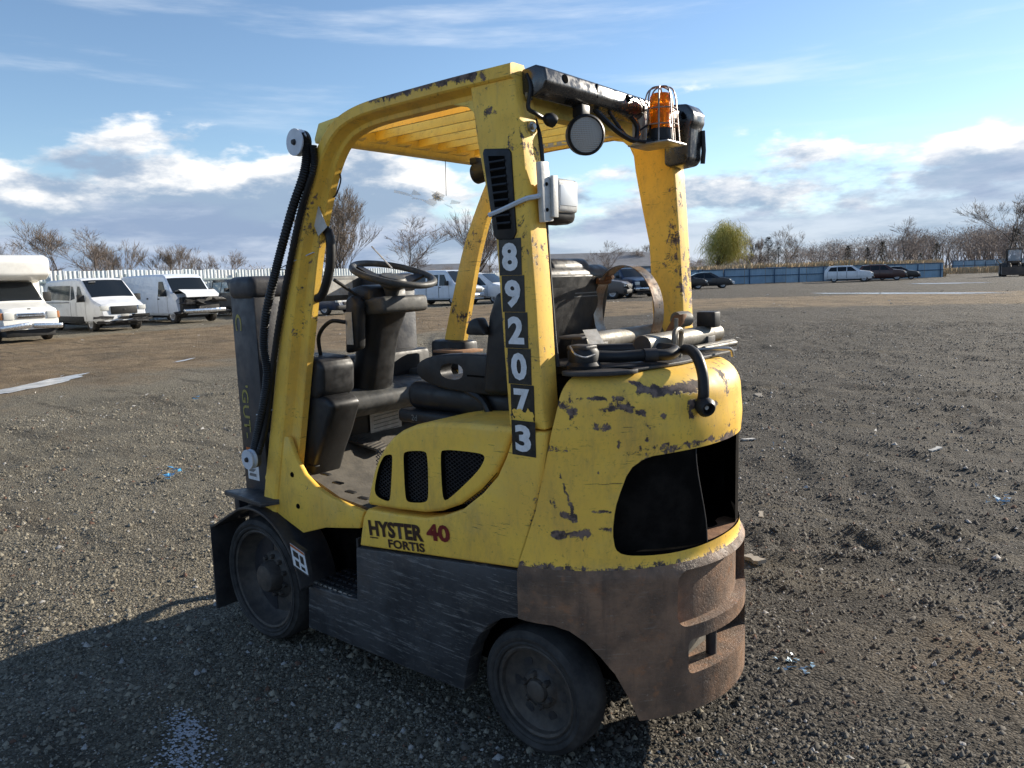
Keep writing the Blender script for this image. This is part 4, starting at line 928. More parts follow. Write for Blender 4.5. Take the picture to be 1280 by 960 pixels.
def build_front():
    # mast
    m = bpy.data.objects.new('mast', None); COL.objects.link(m); m.parent = FL
    for s in (1, -1):
        ch = prism('mast_channel', [(1.41, .30), (1.41, .45), (1.585, .45), (1.585, .30), (1.565, .30), (1.565, .428), (1.43, .428), (1.43, .30)] if s == 1 else
                   [(1.41, -.30), (1.43, -.30), (1.43, -.428), (1.565, -.428), (1.565, -.30), (1.585, -.30), (1.585, -.45), (1.41, -.45)], 'z', .07, 1.50, M['mast'], m, .006)
        prism('inner_channel', [(1.45, s*.28), (1.45, s*.415), (1.545, s*.415), (1.545, s*.28)], 'z', .09, 1.47, M['mast'], m, .006)
        if s == 1:
            text('lettering', 'C', M['decal_yellow'], ch, (1.56, .45, 1.37), (0, 0, -1), (-1, 0, 0), .07, .045, .01)
            text('lettering', "'GUT-", M['decal_yellow'], ch, (1.555, .45, 1.07), (0, 0, -1), (-1, 0, 0), .23, .05, .01)
            raw('warning_label', [(1.555, .4512, .76), (1.47, .4512, .76), (1.47, .4512, .80), (1.555, .4512, .80)], [(0, 1, 2, 3)], M['label_orange'], ch)
            raw('warning_label', [(1.555, .4512, .66), (1.47, .4512, .66), (1.47, .4512, .758), (1.555, .4512, .758)], [(0, 1, 2, 3)], M['white'], ch)
            for k in range(4): raw('print_line', [(1.545, .4522, .675+.02*k), (1.49+.02*(k % 2), .4522, .675+.02*k), (1.49, .4522, .688+.02*k), (1.54, .4522, .688+.02*k)], [(0, 1, 2, 3)], M['print_grey'], ch)
    box('mast_crown', 1.40, 1.58, .20, .465, 1.43, 1.525, M['mast'], m, .03, None, 4)
    box('mast_crown', 1.40, 1.58, -.465, -.20, 1.43, 1.525, M['mast'], m, .03, None, 4)
    o = box('mast_crossmember', 1.52, 1.56, -.44, .44, 1.405, 1.52, M['dash'], m, .012)
    raw('label', [(1.519, .07, 1.43), (1.519, -.15, 1.43), (1.519, -.15, 1.50), (1.519, .07, 1.50)], [(0, 3, 2, 1)], M['label'], o)
    for z in (.35, .80): box('mast_crossmember', 1.53, 1.57, -.42, .42, z, z+.10, M['mast'], m, .01)
    for v in (.17, -.17):
        tube('lift_cylinder', [(1.47, v, .10), (1.47, v, 1.10)], .032, M['mast'], m, 14); tube('cylinder_rod', [(1.47, v, 1.10), (1.47, v, 1.42)], .018, M['steel'], m, 12)
    # carriage beyond the mast (no forks on it)
    for z in (.12, .48): box('carriage_bar', 1.60, 1.64, -.48, .48, z, z+.11, M['mast'], m, .006)
    # front wheel guards
    for s in (1, -1):
        P = []; cx, cz, R = 1.395, .262, .318
        for k in range(15):
            a = math.radians(8+92*k/14); P.append((cx-R*math.cos(a), cz+R*math.sin(a)))
        P += [(1.50, .560), (1.70, .455), (1.742, .44), (1.75, .05)]
        Q = [(x-.006 if i > 16 else x+.009*math.cos(math.radians(8+92*min(i, 14)/14)), z-.011) if i < 18 else (x-.012, z) for i, (x, z) in enumerate(P)]
        g = prism('wheel_guard', P+Q[::-1], 'y', s*.375, s*.548, M['steel_black'], FL, .002)
        if s == 1:
            th = math.radians(60)
            raw('warning_label', [(1.112, .5615, .492), (1.022, .5615, .470), (1.004, .5615, .385), (1.096, .5615, .405)], [(0, 1, 2, 3)], M['white'], link('label_plate', prism('tmp', [(1.118, .500), (1.016, .476), (.998, .378), (1.10, .398)], 'y', .545, .561, M['steel_black']).data, None, FL))
            bpy.data.objects.remove(bpy.data.objects['tmp'])
            lab = [o for o in FL.children if o.name.startswith('label_plate')][-1]
            for q in ([(1.096, .468), (1.062, .460), (1.057, .436), (1.091, .444)], [(1.052, .456), (1.030, .451), (1.024, .420), (1.046, .426)], [(1.084, .432), (1.060, .426), (1.055, .402), (1.078, .408)], [(1.046, .414), (1.022, .408), (1.019, .396), (1.043, .401)]):
                raw('print_block', [(x, .5625, z) for x, z in q], [(0, 1, 2, 3)], M['decal_black'], lab)
            raw('print_strip', [(1.110, .5625, .490), (1.024, .5625, .469), (1.021, .5625, .460), (1.108, .5625, .480)], [(0, 1, 2, 3)], M['label_orange'], lab)
            prism('guard_bracket', [(1.56, .47), (1.60, .545), (1.30, .56), (1.25, .42), (1.40, .40)], 'z', .600, .622, M['skirt'], FL, .004)
    # hose sheaves and corrugated hoses
    def sheave(c, r, ax):
        p = lathe('hose_sheave', [(0, -.012), (r, -.012), (r, -.006), (r*.82, 0), (r, .006), (r, .012), (0, .012)], c, ax, M['pulley'], FL, 32)
        lathe('axle_bolt', [(0, .022), (.008, .02), (.011, .012), (.011, -.03), (0, -.03)], c, ax, M['steel_black'], p, 12)
        lathe('sheave_backing', [(0, -.03), (r*.95, -.03), (r*.95, -.014), (0, -.014)], c, ax, M['steel_black'], p, 24)
    sheave((.925, .535, 1.975), .046, (.0, 1, .0)); sheave((1.36, .555, .792), .040, (.0, 1, .0))
    def hose(pts, r):
        P = catmull(pts, 26); tot = 0; Q = []; R = []
        for i, p in enumerate(P): Q.append(p); R.append(r*(1.0 if i % 2 else .84))
        bm = bmesh.new(); bm_tube(bm, Q, R, 10); fin('hose', bm, M['black'], FL, True)
    hose([(.905, .525, 2.0), (.885, .525, 1.955), (.90, .53, 1.873), (.984, .53, 1.757), (1.07, .53, 1.62), (1.136, .53, 1.505), (1.205, .53, 1.37), (1.235, .53, 1.25), (1.225, .53, 1.15), (1.262, .53, 1.035), (1.325, .53, .903), (1.375, .53, .80)], .0175)
    hose([(.86, .515, 1.96), (.87, .515, 1.88), (.955, .515, 1.749), (1.035, .515, 1.589), (1.14, .515, 1.355), (1.215, .515, 1.15), (1.285, .515, .94), (1.34, .53, .80)], .013)

def build_tank_mount():
    k = bpy.data.objects.new('tank_bracket', None); COL.objects.link(k); k.parent = FL
    for u, v0, v1 in ((.04, .115, -.42), (-.19, .110, -.43)):
        t = lathe('cradle_tube', [(0, 0), (.026, 0), (.0325, .0), (.0325, v0-v1), (0, v0-v1)], (u, v0, 1.262), (0, -1, 0), M['pipe'], k, 24)
        lathe('tube_end', [(0, -.002), (.029, -.002), (.031, .002)], (u, v0, 1.262), (0, -1, 0), M['steel_black'], t, 24)
    a = math.radians(17); ax = Vector((math.sin(a), math.cos(a), 0)); h = Vector((math.cos(a), -math.sin(a), 0)); c = Vector((-.042, -.05, 1.362)); R = .15
    bm = bmesh.new(); n = 60; V = []
    for i in range(n+1):
        th = math.radians(45)+math.radians(352)*i/n
        d = h*math.cos(th)+Vector((0, 0, 1))*math.sin(th)
        V.append([bm.verts.new(c+d*(R+q)+ax*w) for q, w in ((0, -.021), (.0035, -.021), (.0035, .021), (0, .021))])
    for A, B in zip(V[:-1], V[1:]):
        for q in range(4): bm.faces.new((A[q], A[(q+1) % 4], B[(q+1) % 4], B[q]))
    bm.faces.new(V[0]); bm.faces.new(V[-1][::-1])
    st = fin('tank_strap', bm, M['strap'], k, True)
    th = math.radians(41); p = c+(h*math.cos(th)+Vector((0, 0, 1))*math.sin(th))*(R+.006)
    lathe('strap_hinge', [(0, -.028), (.011, -.028), (.011, .028), (0, .028)], p, ax, M['rust'], st, 14)
    tube('strap_bolt', [p+h*.015, p-h*.05+Vector((0, 0, .012))], .007, M['rust'], st, 8)
    # base plates and the valve block
    prism('bracket_plate', [(.10, .26), (-.26, .30), (-.30, .05), (-.30, -.36), (.10, -.36)], 'z', 1.203, 1.213, M['steel_black'], k, .003)
    box('cradle_saddle', .0, .08, .0, .06, 1.21, 1.262, M['steel_black'], k, .004); box('cradle_saddle', -.23, -.15, -.02, .04, 1.21, 1.262, M['steel_black'], k, .004)
    box('cradle_saddle', .0, .08, -.34, -.28, 1.21, 1.262, M['steel_black'], k, .004); box('cradle_saddle', -.23, -.15, -.34, -.28, 1.21, 1.262, M['steel_black'], k, .004)
    f = prism('valve_flange', chaikin([(-.09, .43), (-.17, .42), (-.26, .34), (-.28, .26), (-.20, .26), (-.10, .33)], 2), 'z', 1.20, 1.213, M['steel_black'], k, .003)
    lathe('valve_body', [(0, 0), (.052, 0), (.054, .01), (.045, .02), (.047, .05), (.04, .06), (0, .062)], (-.115, .325, 1.212), (0, 0, 1), M['black'], k, 24)
    box('valve_cap', -.15, -.08, .30, .36, 1.268, 1.282, M['steel_black'], k, .005)
    raw('valve_tag', [(-.03, .20, 1.315), (-.09, .25, 1.275), (-.11, .20, 1.275), (-.05, .15, 1.315)], [(0, 1, 2, 3)], M['label'], k)
    box('buckle_plate', -.06, .03, .16, .25, 1.288, 1.298, M['steel_black'], k, .003, Matrix.Translation((0, 0, 0)))
    tube('wire_bail', [(-.10, .37, 1.28), (-.13, .39, 1.262), (-.15, .37, 1.25), (-.16, .33, 1.255)], .003, M['steel'], k, 6, 4)
    tube('gas_hose', [(-.14, .29, 1.245), (-.19, .235, 1.24), (-.24, .18, 1.242), (-.285, .13, 1.24), (-.29, .085, 1.245), (-.26, .06, 1.25), (-.20, .07, 1.25), (-.10, .14, 1.25), (-.05, .18, 1.25)], .018, M['black'], k, 10, 5)
    lathe('hose_ferrule', [(0, 0), (.021, 0), (.021, .04), (0, .04)], (-.265, .155, 1.241), (.8, .9, 0), M['steel_black'], k, 12)
    tube('gas_hose', [(-.31, .06, 1.25), (-.345, .085, 1.25), (-.385, .125, 1.232), (-.412, .15, 1.19), (-.420, .16, 1.14), (-.415, .155, 1.115)], .0165, M['black'], k, 10, 5)
    lathe('hose_coupling', [(0, -.028), (.018, -.026), (.027, -.012), (.029, .012), (.02, .026), (.016, .026), (.012, .01), (0, .01)], (-.424, .16, 1.098), (-.75, .62, -.2), M['black'], k, 20)
    lathe('coupling_pin', [(0, .014), (.006, .014), (.007, .008)], (-.424, .16, 1.098), (-.75, .62, -.2), M['alu'], k, 10)
    # over-centre latch
    tube('latch_link', [(-.245, .012, 1.215), (-.25, .012, 1.275), (-.247, .0, 1.298), (-.245, -.025, 1.305), (-.243, -.05, 1.298), (-.24, -.055, 1.275), (-.235, -.055, 1.215)], .0085, M['pipe'], k, 8, 5)
    tube('latch_bolt', [(-.24, -.02, 1.21), (-.24, -.02, 1.34)], .007, M['pipe'], k, 8)
    lathe('latch_roller', [(0, -.03), (.026, -.03), (.028, 0), (.026, .03), (0, .03)], (-.165, -.21, 1.325), (.3, 1, 0), M['pipe'], k, 16)
    prism('latch_lever', [(-.10, 1.25), (-.155, 1.34), (-.19, 1.345), (-.185, 1.315), (-.13, 1.24)], 'y', -.20, -.17, M['rust'], k, .003)
    box('latch_block', -.24, -.17, -.36, -.31, 1.29, 1.345, M['black'], k, .006)
    tube('latch_handle', [(-.21, -.14, 1.225), (-.30, -.20, 1.228), (-.33, -.235, 1.225), (-.335, -.245, 1.20)], .006, M['steel'], k, 8, 4)
    tube('spare_rod', [(-.22, -.20, 1.225), (-.26, -.42, 1.232)], .012, M['pipe'], k, 10); tube('spare_rod', [(-.26, -.18, 1.228), (-.285, -.38, 1.232)], .010, M['pipe'], k, 10)
    # black block added for the shaded gap between seat and counterweight
    box('rear_gap_shade', -.10, .06, -.44, .40, .95, 1.17, M['void'], FL, 0)

build_counterweight()
for s in (1, -1):
    wheel(0.0, .472, s, .204, .13, .148, 6, .034, .045)
    wheel(1.395, .531, s, .262, .176, .212, 10, .055, .085)
build_body(); build_column(); build_seat(); build_guard(); build_front(); build_tank_mount()

# ---------------------------------------------------------------- the yard around: helpers
FWH = Vector((math.cos(YAW), math.sin(YAW), 0))
def yard(x, y, z=0):
    """camera frame, its values worked out from image pixels: x metres to the right, y metres ahead of where the photographer stood"""
    p = rt*x+FWH*y; return Vector((CX+p.x, CY+p.y, z))
def polar(b, d, z=0): return yard(d*math.sin(math.radians(b)), d*math.cos(math.radians(b)), z)  # b: bearing from the camera axis, precomputed from image pixel columns
def yaw_of(a):
    """heading a (degrees, 0 = to the right, 90 = ahead) as a rotation about Z"""
    a = math.radians(a); d = rt*math.cos(a)+FWH*math.sin(a); return math.atan2(d.y, d.x)
def lerp(tab, x):
    t = sorted(tab)
    if x <= t[0][0]: return t[0][1]
    for a, b in zip(t[:-1], t[1:]):
        if x <= b[0]: return a[1]+(b[1]-a[1])*(x-a[0])/max(b[0]-a[0], 1e-9)
    return t[-1][1]

def carpaint(name, c, dirt=.35, rough=.28):
    b = NB(name); lo = tuple(v*.8 for v in c)
    col = b.mix(b.math('MULTIPLY', b.ramp(b.noise(2.5, 6, .65), .42, .75), dirt), c, tuple(.55*v+.45*d for v, d in zip(lo, (.16, .13, .10))))
    b.set(color=col, rough=b.ramp(b.noise(5, 4), .3, .7, rough, rough+.2), spec=.5, coat=.3); return b.m
M['cw'] = carpaint('white_van_paint', (.74, .75, .76)); M['cwarm'] = carpaint('cream_white_paint', (.78, .77, .72))
M['cdark'] = carpaint('dark_grey_paint', (.022, .024, .028)); M['cblue'] = carpaint('dark_blue_paint', (.018, .035, .075)); M['cblack'] = carpaint('black_car_paint', (.010, .010, .012))
M['cred'] = carpaint('maroon_car_paint', (.060, .022, .020)); M['csilver'] = carpaint('silver_car_paint', (.42, .45, .48)); M['cwhite2'] = carpaint('bluish_white_paint', (.66, .72, .80))
M['ctan'] = carpaint('bronze_grey_paint', (.10, .09, .085)); M['corange'] = std('rust_orange_panel', (.45, .18, .06), (.34, .14, .06), 3, .6)
b = NB('vehicle_glass'); b.set(color=(.010, .013, .016), rough=.10, spec=.45); M['glass'] = b.m
b = NB('pale_glass'); b.set(color=(.20, .26, .30), rough=.08, spec=.65); M['glass_pale'] = b.m
M['trim'] = std('black_trim', (.012, .012, .012), (.022, .022, .022), 5, .6); M['chrome'] = std('bright_metal', (.62, .63, .65), (.52, .53, .55), 6, .18, metal=.9, bump=0)
M['wreck'] = std('torn_dark_metal', (.006, .006, .007), (.028, .026, .025), 9, .6, bump=.8, bscale=20)
b = NB('headlamp_glass'); b.set(color=(.60, .60, .56), rough=.12, spec=.7); M['hlamp'] = b.m
M['tyre2'] = std('car_tyre', (.014, .014, .014), (.03, .028, .027), 8, .85, dust=.4); M['wheelcover'] = std('wheel_cover', (.30, .30, .31), (.42, .42, .43), 8, .35, metal=.6)

def add_wheel(P, x, y, r, w, s):
    e = bpy.data.objects.new('wheel', None); COL.objects.link(e); e.parent = P
    lathe('tyre', [(r*.62, .01), (r*.7, 0), (r*.92, .006), (r, .04), (r, w-.03), (r*.9, w), (r*.6, w)], (x, s*y, r), (0, -s, 0), M['tyre2'], e, 22)
    lathe('rim', [(r*.63, .012), (r*.58, .03), (r*.5, .035), (r*.2, .015), (0, .012)], (x, s*y, r), (0, -s, 0), M['wheelcover'], e, 18)

def vehicle(name, label, cat, b, d, head, S, group=None):
    P = empty(name, polar(b, d), yaw_of(head)); tag(P, label, cat, group)
    top, half, belt, zb, trf = S['top'], S['half'], S['belt'], S.get('zb', .32), S.get('tr', .84)
    xs = sorted(p[0] for p in top); x0, x1 = xs[0], xs[-1]; rmax = max(p[1] for p in top)
    X = sorted(set([x0, x1]+[x0+(x1-x0)*k/46 for k in range(47)]+xs))
    def sec(x):
        zt = lerp(top, x); w = lerp(half, x); zbt = min(lerp(belt, x) if isinstance(belt, list) else belt, zt-.05)
        k = max(0, min(1, (zt-zbt-.05)/max(rmax-zbt-.05, .1))); wt = w*(.95+(trf-.95)*k)
        return [(w*.92, zb), (w*.985, zb+.10), (w, (zb+zbt)/2), (w*.985, zbt), (wt, zt-.06-.02*k), (wt*.93, zt-.012), (wt*.5, zt+.012), (0, zt+.018)]
    def side_y(x, z):
        s = sec(x)[:6]
        for (ya, za), (yb, zb_) in zip(s[:-1], s[1:]):
            if za <= z <= zb_: return ya+(yb-ya)*(z-za)/max(zb_-za, 1e-6)
        return s[-1][0]
    bm = bmesh.new(); R = []
    for x in X:
        s = sec(x); pts = [(y, z) for y, z in s]+[(-y, z) for y, z in s[-2::-1]]; R.append([bm.verts.new((x, y, z)) for y, z in pts])
    n = len(R[0])
    for A, B in zip(R[:-1], R[1:]):
        for k in range(n): bm.faces.new((A[k], A[(k+1) % n], B[(k+1) % n], B[k]))
    bm.faces.new(R[0][::-1]); bm.faces.new(R[-1])
    body = fin('body', bm, S['paint'], P)
    cs = []
    for wx, r in S['wheels']:
        c = bmesh.new(); bm_lathe(c, [(0, -1.6), (r*1.2, -1.6), (r*1.2, 1.6), (0, 1.6)], (wx, 0, r), (0, 1, 0), 24); cs.append(c)
    cut(body, cs); smooth_mesh(body.data, .5)
    hw = max(p[1] for p in half)
    box('underbody', x0+.25, x1-.3, -hw*.62, hw*.62, .22, zb+.35, M['trim'], P, 0)
    for wx, r in S['wheels']:
        for s in (1, -1): add_wheel(P, wx, lerp(half, wx)*.97, r, .24, s)
    for W_ in S.get('win', []):
        mt = M[S.get('glassmat', 'glass')]
        for s in (1, -1):
            wx = [q[0] for q in W_]; a_, b2 = min(wx)+1e-4, max(wx)-1e-4; V = []; F = []
            for i in range(11):
                x = a_+(b2-a_)*i/10; zz = []
                for p, q in zip(W_, W_[1:]+W_[:1]):
                    if (p[0]-x)*(q[0]-x) < 0: zz.append(p[1]+(q[1]-p[1])*(x-p[0])/(q[0]-p[0]))
                for t in (0, .5, 1): z = min(zz)+(max(zz)-min(zz))*t; V.append((x, s*(side_y(x, z)+.012), z))
            for i in range(10):
                for t in range(2): F.append((i*3+t, i*3+3+t, i*3+4+t, i*3+t+1))
            raw('side_window', V, F, mt, P, True)
    for nm, a, c in (('windscreen', *S['ws']),)+((('rear_window', *S['rw']),) if 'rw' in S else ()):
        V = []; F = []; m = 6
        for i in range(m+1):
            x = a+(c-a)*i/m; s = sec(x)
            for q in (-1, -.55, 0, .55, 1): V.append((x, q*(s[5][0]*.97), lerp(top, x)+(.022 if abs(q) < .9 else .006)+.006*(1-abs(q))))
        for i in range(m):
            for k in range(4): F.append((i*5+k, i*5+5+k, i*5+6+k, i*5+k+1))
        raw(nm, V, F, M['glass'], P, True)
    sm = S.get('seams') or sorted({round(min(q[0] for q in W_)-.04, 2) for W_ in S.get('win', [])} | {round(max(q[0] for q in W_)+.05, 2) for W_ in S.get('win', [])})
    for xs_ in sm:
        for s in (1, -1):
            zt_ = sec(xs_)[3][1]; V = []; F = []
            for i in range(7):
                z = zb+.12+(zt_-zb-.12)*i/6
                for q in (-.009, .009): V.append((xs_+q, s*(side_y(xs_, z)+.004), z))
            for i in range(6): F.append((2*i, 2*i+1, 2*i+3, 2*i+2))
            raw('door_seam', V, F, M['trim'], P)
    for q in S.get('boxes', []):
        nm, bb, mt = q[0], q[1], q[2]; box(nm, *bb, M[mt], P, q[3] if len(q) > 3 else .01)
    for s in (1, -1):
        for q in S.get('pair', []):
            nm, (a, c, y0, y1, z0, z1), mt = q; lo, hi = sorted((s*y0, s*y1)); box(nm, a, c, lo, hi, z0, z1, M[mt], P, .012)
    return P

VAN = lambda paint, **k: dict(dict(paint=paint, top=[(-5.6, 1.0), (-5.58, 1.85), (-5.45, 2.06), (-3.0, 2.10), (-1.62, 2.07), (-1.45, 2.0), (-.82, 1.30), (-.70, 1.24), (-.12, 1.06), (-.03, .98), (0, .62)],
    half=[(-5.6, .90), (-5.3, .98), (-1.2, 1.0), (-.5, .96), (-.12, .90), (0, .82)], belt=[(-5.6, 1.18), (-.9, 1.14), (0, .9)], zb=.34, tr=.86, wheels=[(-.95, .37), (-4.45, .37)], ws=(-.84, -1.47),
    win=[[(-1.25, 1.17), (-1.98, 1.17), (-1.98, 1.82), (-1.62, 1.82)]],
    boxes=[('grille', (-.10, .035, -.55, .55, .72, .96), 'trim'), ('bumper', (-.12, .10, -.93, .93, .42, .64), 'chrome', .04)],
    pair=[('headlight', (-.12, .03, .58, .84, .74, .95), 'hlamp'), ('mirror', (-1.32, -1.2, 1.0, 1.22, 1.18, 1.45), 'trim'), ('door_handle', (-2.0, -1.86, .975, 1.02, 1.04, 1.09), 'trim')]), **k)
CAR = lambda paint, **k: dict(dict(paint=paint, top=[(-4.6, .75), (-4.55, .98), (-3.85, 1.06), (-3.1, 1.40), (-2.5, 1.46), (-1.9, 1.43), (-1.15, 1.02), (-.35, .88), (-.06, .72), (0, .5)],
    half=[(-4.6, .72), (-4.2, .86), (-1, .90), (-.3, .84), (0, .65)], belt=.92, zb=.26, tr=.68, wheels=[(-.85, .32), (-3.65, .32)], ws=(-1.18, -1.92), rw=(-3.12, -3.8),
    win=[[(-1.45, .95), (-2.45, .95), (-2.45, 1.33), (-2.05, 1.33)], [(-2.52, .95), (-3.45, .95), (-3.05, 1.32), (-2.52, 1.34)]],
    boxes=[('grille', (-.08, .02, -.4, .4, .48, .62), 'trim'), ('bumper', (-.15, .05, -.8, .8, .28, .46), 'trim', .04)],
    pair=[('headlight', (-.25, -.02, .5, .76, .60, .74), 'hlamp')]), **k)
SUV = lambda paint, **k: dict(dict(paint=paint, top=[(-4.65, .9), (-4.6, 1.2), (-4.25, 1.62), (-3.5, 1.70), (-2.2, 1.70), (-1.95, 1.66), (-1.25, 1.18), (-.35, 1.05), (-.06, .9), (0, .55)],
    half=[(-4.65, .8), (-4.3, .90), (-1, .93), (-.3, .88), (0, .7)], belt=1.08, zb=.32, tr=.74, wheels=[(-.9, .36), (-3.7, .36)], ws=(-1.28, -1.97),
    win=[[(-1.6, 1.12), (-2.5, 1.12), (-2.5, 1.56), (-2.1, 1.56)], [(-2.56, 1.12), (-3.4, 1.12), (-3.4, 1.57), (-2.56, 1.57)], [(-3.46, 1.12), (-4.3, 1.14), (-4.05, 1.52), (-3.46, 1.56)]],
    boxes=[('grille', (-.08, .02, -.5, .5, .62, .85), 'trim'), ('bumper', (-.15, .05, -.85, .85, .34, .56), 'trim', .04), ('roof_rail', (-4.0, -2.2, .60, .64, 1.70, 1.74), 'trim'), ('roof_rail', (-4.0, -2.2, -.64, -.60, 1.70, 1.74), 'trim')],
    pair=[('headlight', (-.25, -.01, .55, .8, .74, .9), 'hlamp')]), **k)
PICKUP = lambda paint, **k: dict(dict(paint=paint, top=[(-5.6, .95), (-5.58, 1.18), (-3.72, 1.20), (-3.66, 1.86), (-3.4, 1.90), (-2.4, 1.90), (-2.15, 1.85), (-1.5, 1.30), (-.4, 1.18), (-.06, 1.08), (0, .6)],
    half=[(-5.6, .94), (-1, .97), (-.3, .94), (0, .84)], belt=1.17, zb=.42, tr=.78, wheels=[(-.95, .40), (-4.5, .40)], ws=(-1.52, -2.18),
    win=[[(-1.85, 1.22), (-2.7, 1.22), (-2.7, 1.74), (-2.3, 1.74)], [(-2.76, 1.22), (-3.55, 1.22), (-3.55, 1.74), (-2.76, 1.75)]],
    boxes=[('grille', (-.08, .03, -.5, .5, .72, 1.05), 'trim'), ('bumper', (-.12, .10, -.92, .92, .44, .64), 'chrome', .04)],
    pair=[('headlight', (-.2, .015, .55, .86, .8, 1.0), 'hlamp'), ('mirror', (-1.95, -1.85, .97, 1.2, 1.25, 1.45), 'trim')]), **k)

HEAD = -38
def crumple(P, n, bx, mat, seed, nm='wreckage'):
    rng = random.Random(seed); x0, x1, y0, y1, z0, z1 = bx
    for k in range(n):
        c = [rng.uniform(a, b_) for a, b_ in ((x0, x1), (y0, y1), (z0, z1))]; bm = bmesh.new()
        V = [bm.verts.new([c[i]+rng.uniform(-1, 1)*s for i, s in enumerate(((x1-x0)*.45, (y1-y0)*.22, (z1-z0)*.25))]) for _ in range(9)]
        bmesh.ops.convex_hull(bm, input=bm.verts)
        for v in [v for v in bm.verts if not v.link_faces]: bm.verts.remove(v)
        fin(nm, bm, mat, P)

def build_vehicles():
    G = 'vehicles parked along the left fence'
    # shuttle bus
    S = dict(paint=M['cwarm'], top=[(-7.2, 1.0), (-7.18, 2.95), (-7.0, 3.02), (-1.4, 3.02), (-1.22, 2.98), (-1.12, 2.9), (-1.05, 2.30), (-1.58, 2.22)][0:0]+[(-2.2, 2.2), (-1.9, 2.18), (-1.62, 2.12), (-1.0, 1.42), (-.90, 1.38), (-.14, 1.20), (-.03, 1.10), (0, .72)],
             half=[(-2.2, 1.0), (-1.2, 1.0), (-.6, .98), (-.12, .95), (0, .88)], belt=[(-2.2, 1.3), (-1, 1.28), (0, 1.0)], zb=.45, tr=.84, wheels=[(-1.0, .40)], ws=(-1.02, -1.63), win=[[(-1.40, 1.32), (-2.1, 1.32), (-2.1, 1.98), (-1.75, 1.98)]],
             boxes=[('grille', (-.10, .03, -.46, .46, .84, 1.03), 'chrome'), ('grille_slot', (-.10, .036, -.42, .42, .955, 1.0), 'trim'), ('grille_slot', (-.10, .036, -.42, .42, .87, .915), 'trim'), ('emblem', (-.12, -.06, -.05, .05, 1.15, 1.19), 'trim')],
             pair=[('headlight', (-.14, .028, .53, .86, .82, 1.06), 'hlamp'), ('turn_lamp', (-.16, .0, .87, .955, .82, 1.06), 'corange'), ('mirror', (-1.5, -1.4, 1.05, 1.3, 1.4, 1.75), 'trim')])
    P = vehicle('shuttle_bus', 'white cutaway shuttle bus with raised cap over its windscreen and bent chrome bumper', 'bus', -32.25, 27.6, HEAD+1, S, G); P.scale = (.87,)*3
    bm = bmesh.new(); bm_prism(bm, [(-7.4, .5), (-7.4, 2.98), (-7.2, 3.10), (-1.25, 3.10), (-.98, 3.0), (-.90, 2.86), (-.93, 2.38), (-1.25, 2.20), (-1.75, 2.19), (-1.95, 2.15), (-1.95, .5)], 'y', -1.18, 1.18); fin('coach_body', bm, M['cwarm'], P, True, .10, 4)
    for s in (1, -1):
        for k in range(4): raw('side_window', [(-2.3-1.2*k, s*1.184, 1.45), (-3.35-1.2*k, s*1.184, 1.45), (-3.35-1.2*k, s*1.184, 2.3), (-2.3-1.2*k, s*1.184, 2.3)], [(0, 1, 2, 3)], M['glass'], P)
        add_wheel(P, -5.2, 1.05, .40, .3, s)
    box('marker_lamp', -.975, -.955, -.35, .15, 2.70, 2.735, M['print_grey'], P, 0, Matrix.Rotation(0, 4, 'Z'))
    box('bumper', -.06, .08, .0, .98, .52, .70, M['chrome'], P, .04, Matrix.Translation((.0, 0, -.03)) @ Matrix.Rotation(-.05, 4, 'X')); box('bumper', -.12, .05, -1.0, .05, .50, .70, M['chrome'], P, .05, Matrix.Translation((.03, 0, .02)) @ Matrix.Rotation(.10, 4, 'X') @ Matrix.Rotation(.06, 4, 'Z'))
    box('front_shadow_pan', -1.6, -.1, -.8, .8, .2, .5, M['trim'], P, .03)  # dark box added to stand in for shade under the bus nose
    # passenger van with torn bumper
    S = VAN(M['cw'], top=[(-6.0, 1.0), (-5.98, 1.95), (-5.85, 2.14), (-3.0, 2.20), (-2.0, 2.17), (-1.80, 2.08), (-.88, 1.36), (-.74, 1.28), (-.16, 1.10), (-.04, .98), (0, .6)], ws=(-.92, -1.80), wheels=[(-1.0, .37), (-4.7, .37)], belt=[(-6, 1.22), (-.95, 1.2), (0, .92)],
            win=[[(-1.30, 1.22), (-2.12, 1.20), (-2.12, 1.86), (-1.90, 1.86)], [(-2.30, 1.36), (-2.75, 1.28), (-2.75, 1.88), (-2.55, 1.86)], [(-2.85, 1.28), (-5.75, 1.34), (-5.70, 1.92), (-2.85, 1.90)]],
            boxes=[('grille', (-.10, .035, -.52, .52, .70, 1.02), 'trim', .03), ('grille_badge', (.03, .042, -.06, .06, .83, .91), 'trim'), ('lower_cladding', (-4.2, -1.5, -1.012, 1.012, .36, .62), 'trim'), ('licence_plate', (.036, .046, -.16, .16, .60, .69), 'label', .003), ('window_sticker', (-1.68, -1.60, -.62, -.36, 2.02, 2.03), 'white', 0)],
            pair=[('headlight', (-.30, .0, .58, .88, .86, 1.04), 'hlamp'), ('mirror', (-1.35, -1.22, 1.0, 1.26, 1.22, 1.50), 'trim'), ('sliding_rail', (-5.6, -2.9, .97, 1.008, 1.18, 1.21), 'trim')])
    P = vehicle('passenger_van', 'white window van with a smashed front bumper, beside the shuttle bus', 'van', -26.9, 31.6, HEAD-2, S, G); P.scale = (.91,)*3
    crumple(P, 16, (.0, .10, -.90, .90, .34, .64), M['wreck'], 1); crumple(P, 2, (-.1, .1, -.75, .6, .42, .58), M['chrome'], 4, 'torn_bumper_cover')
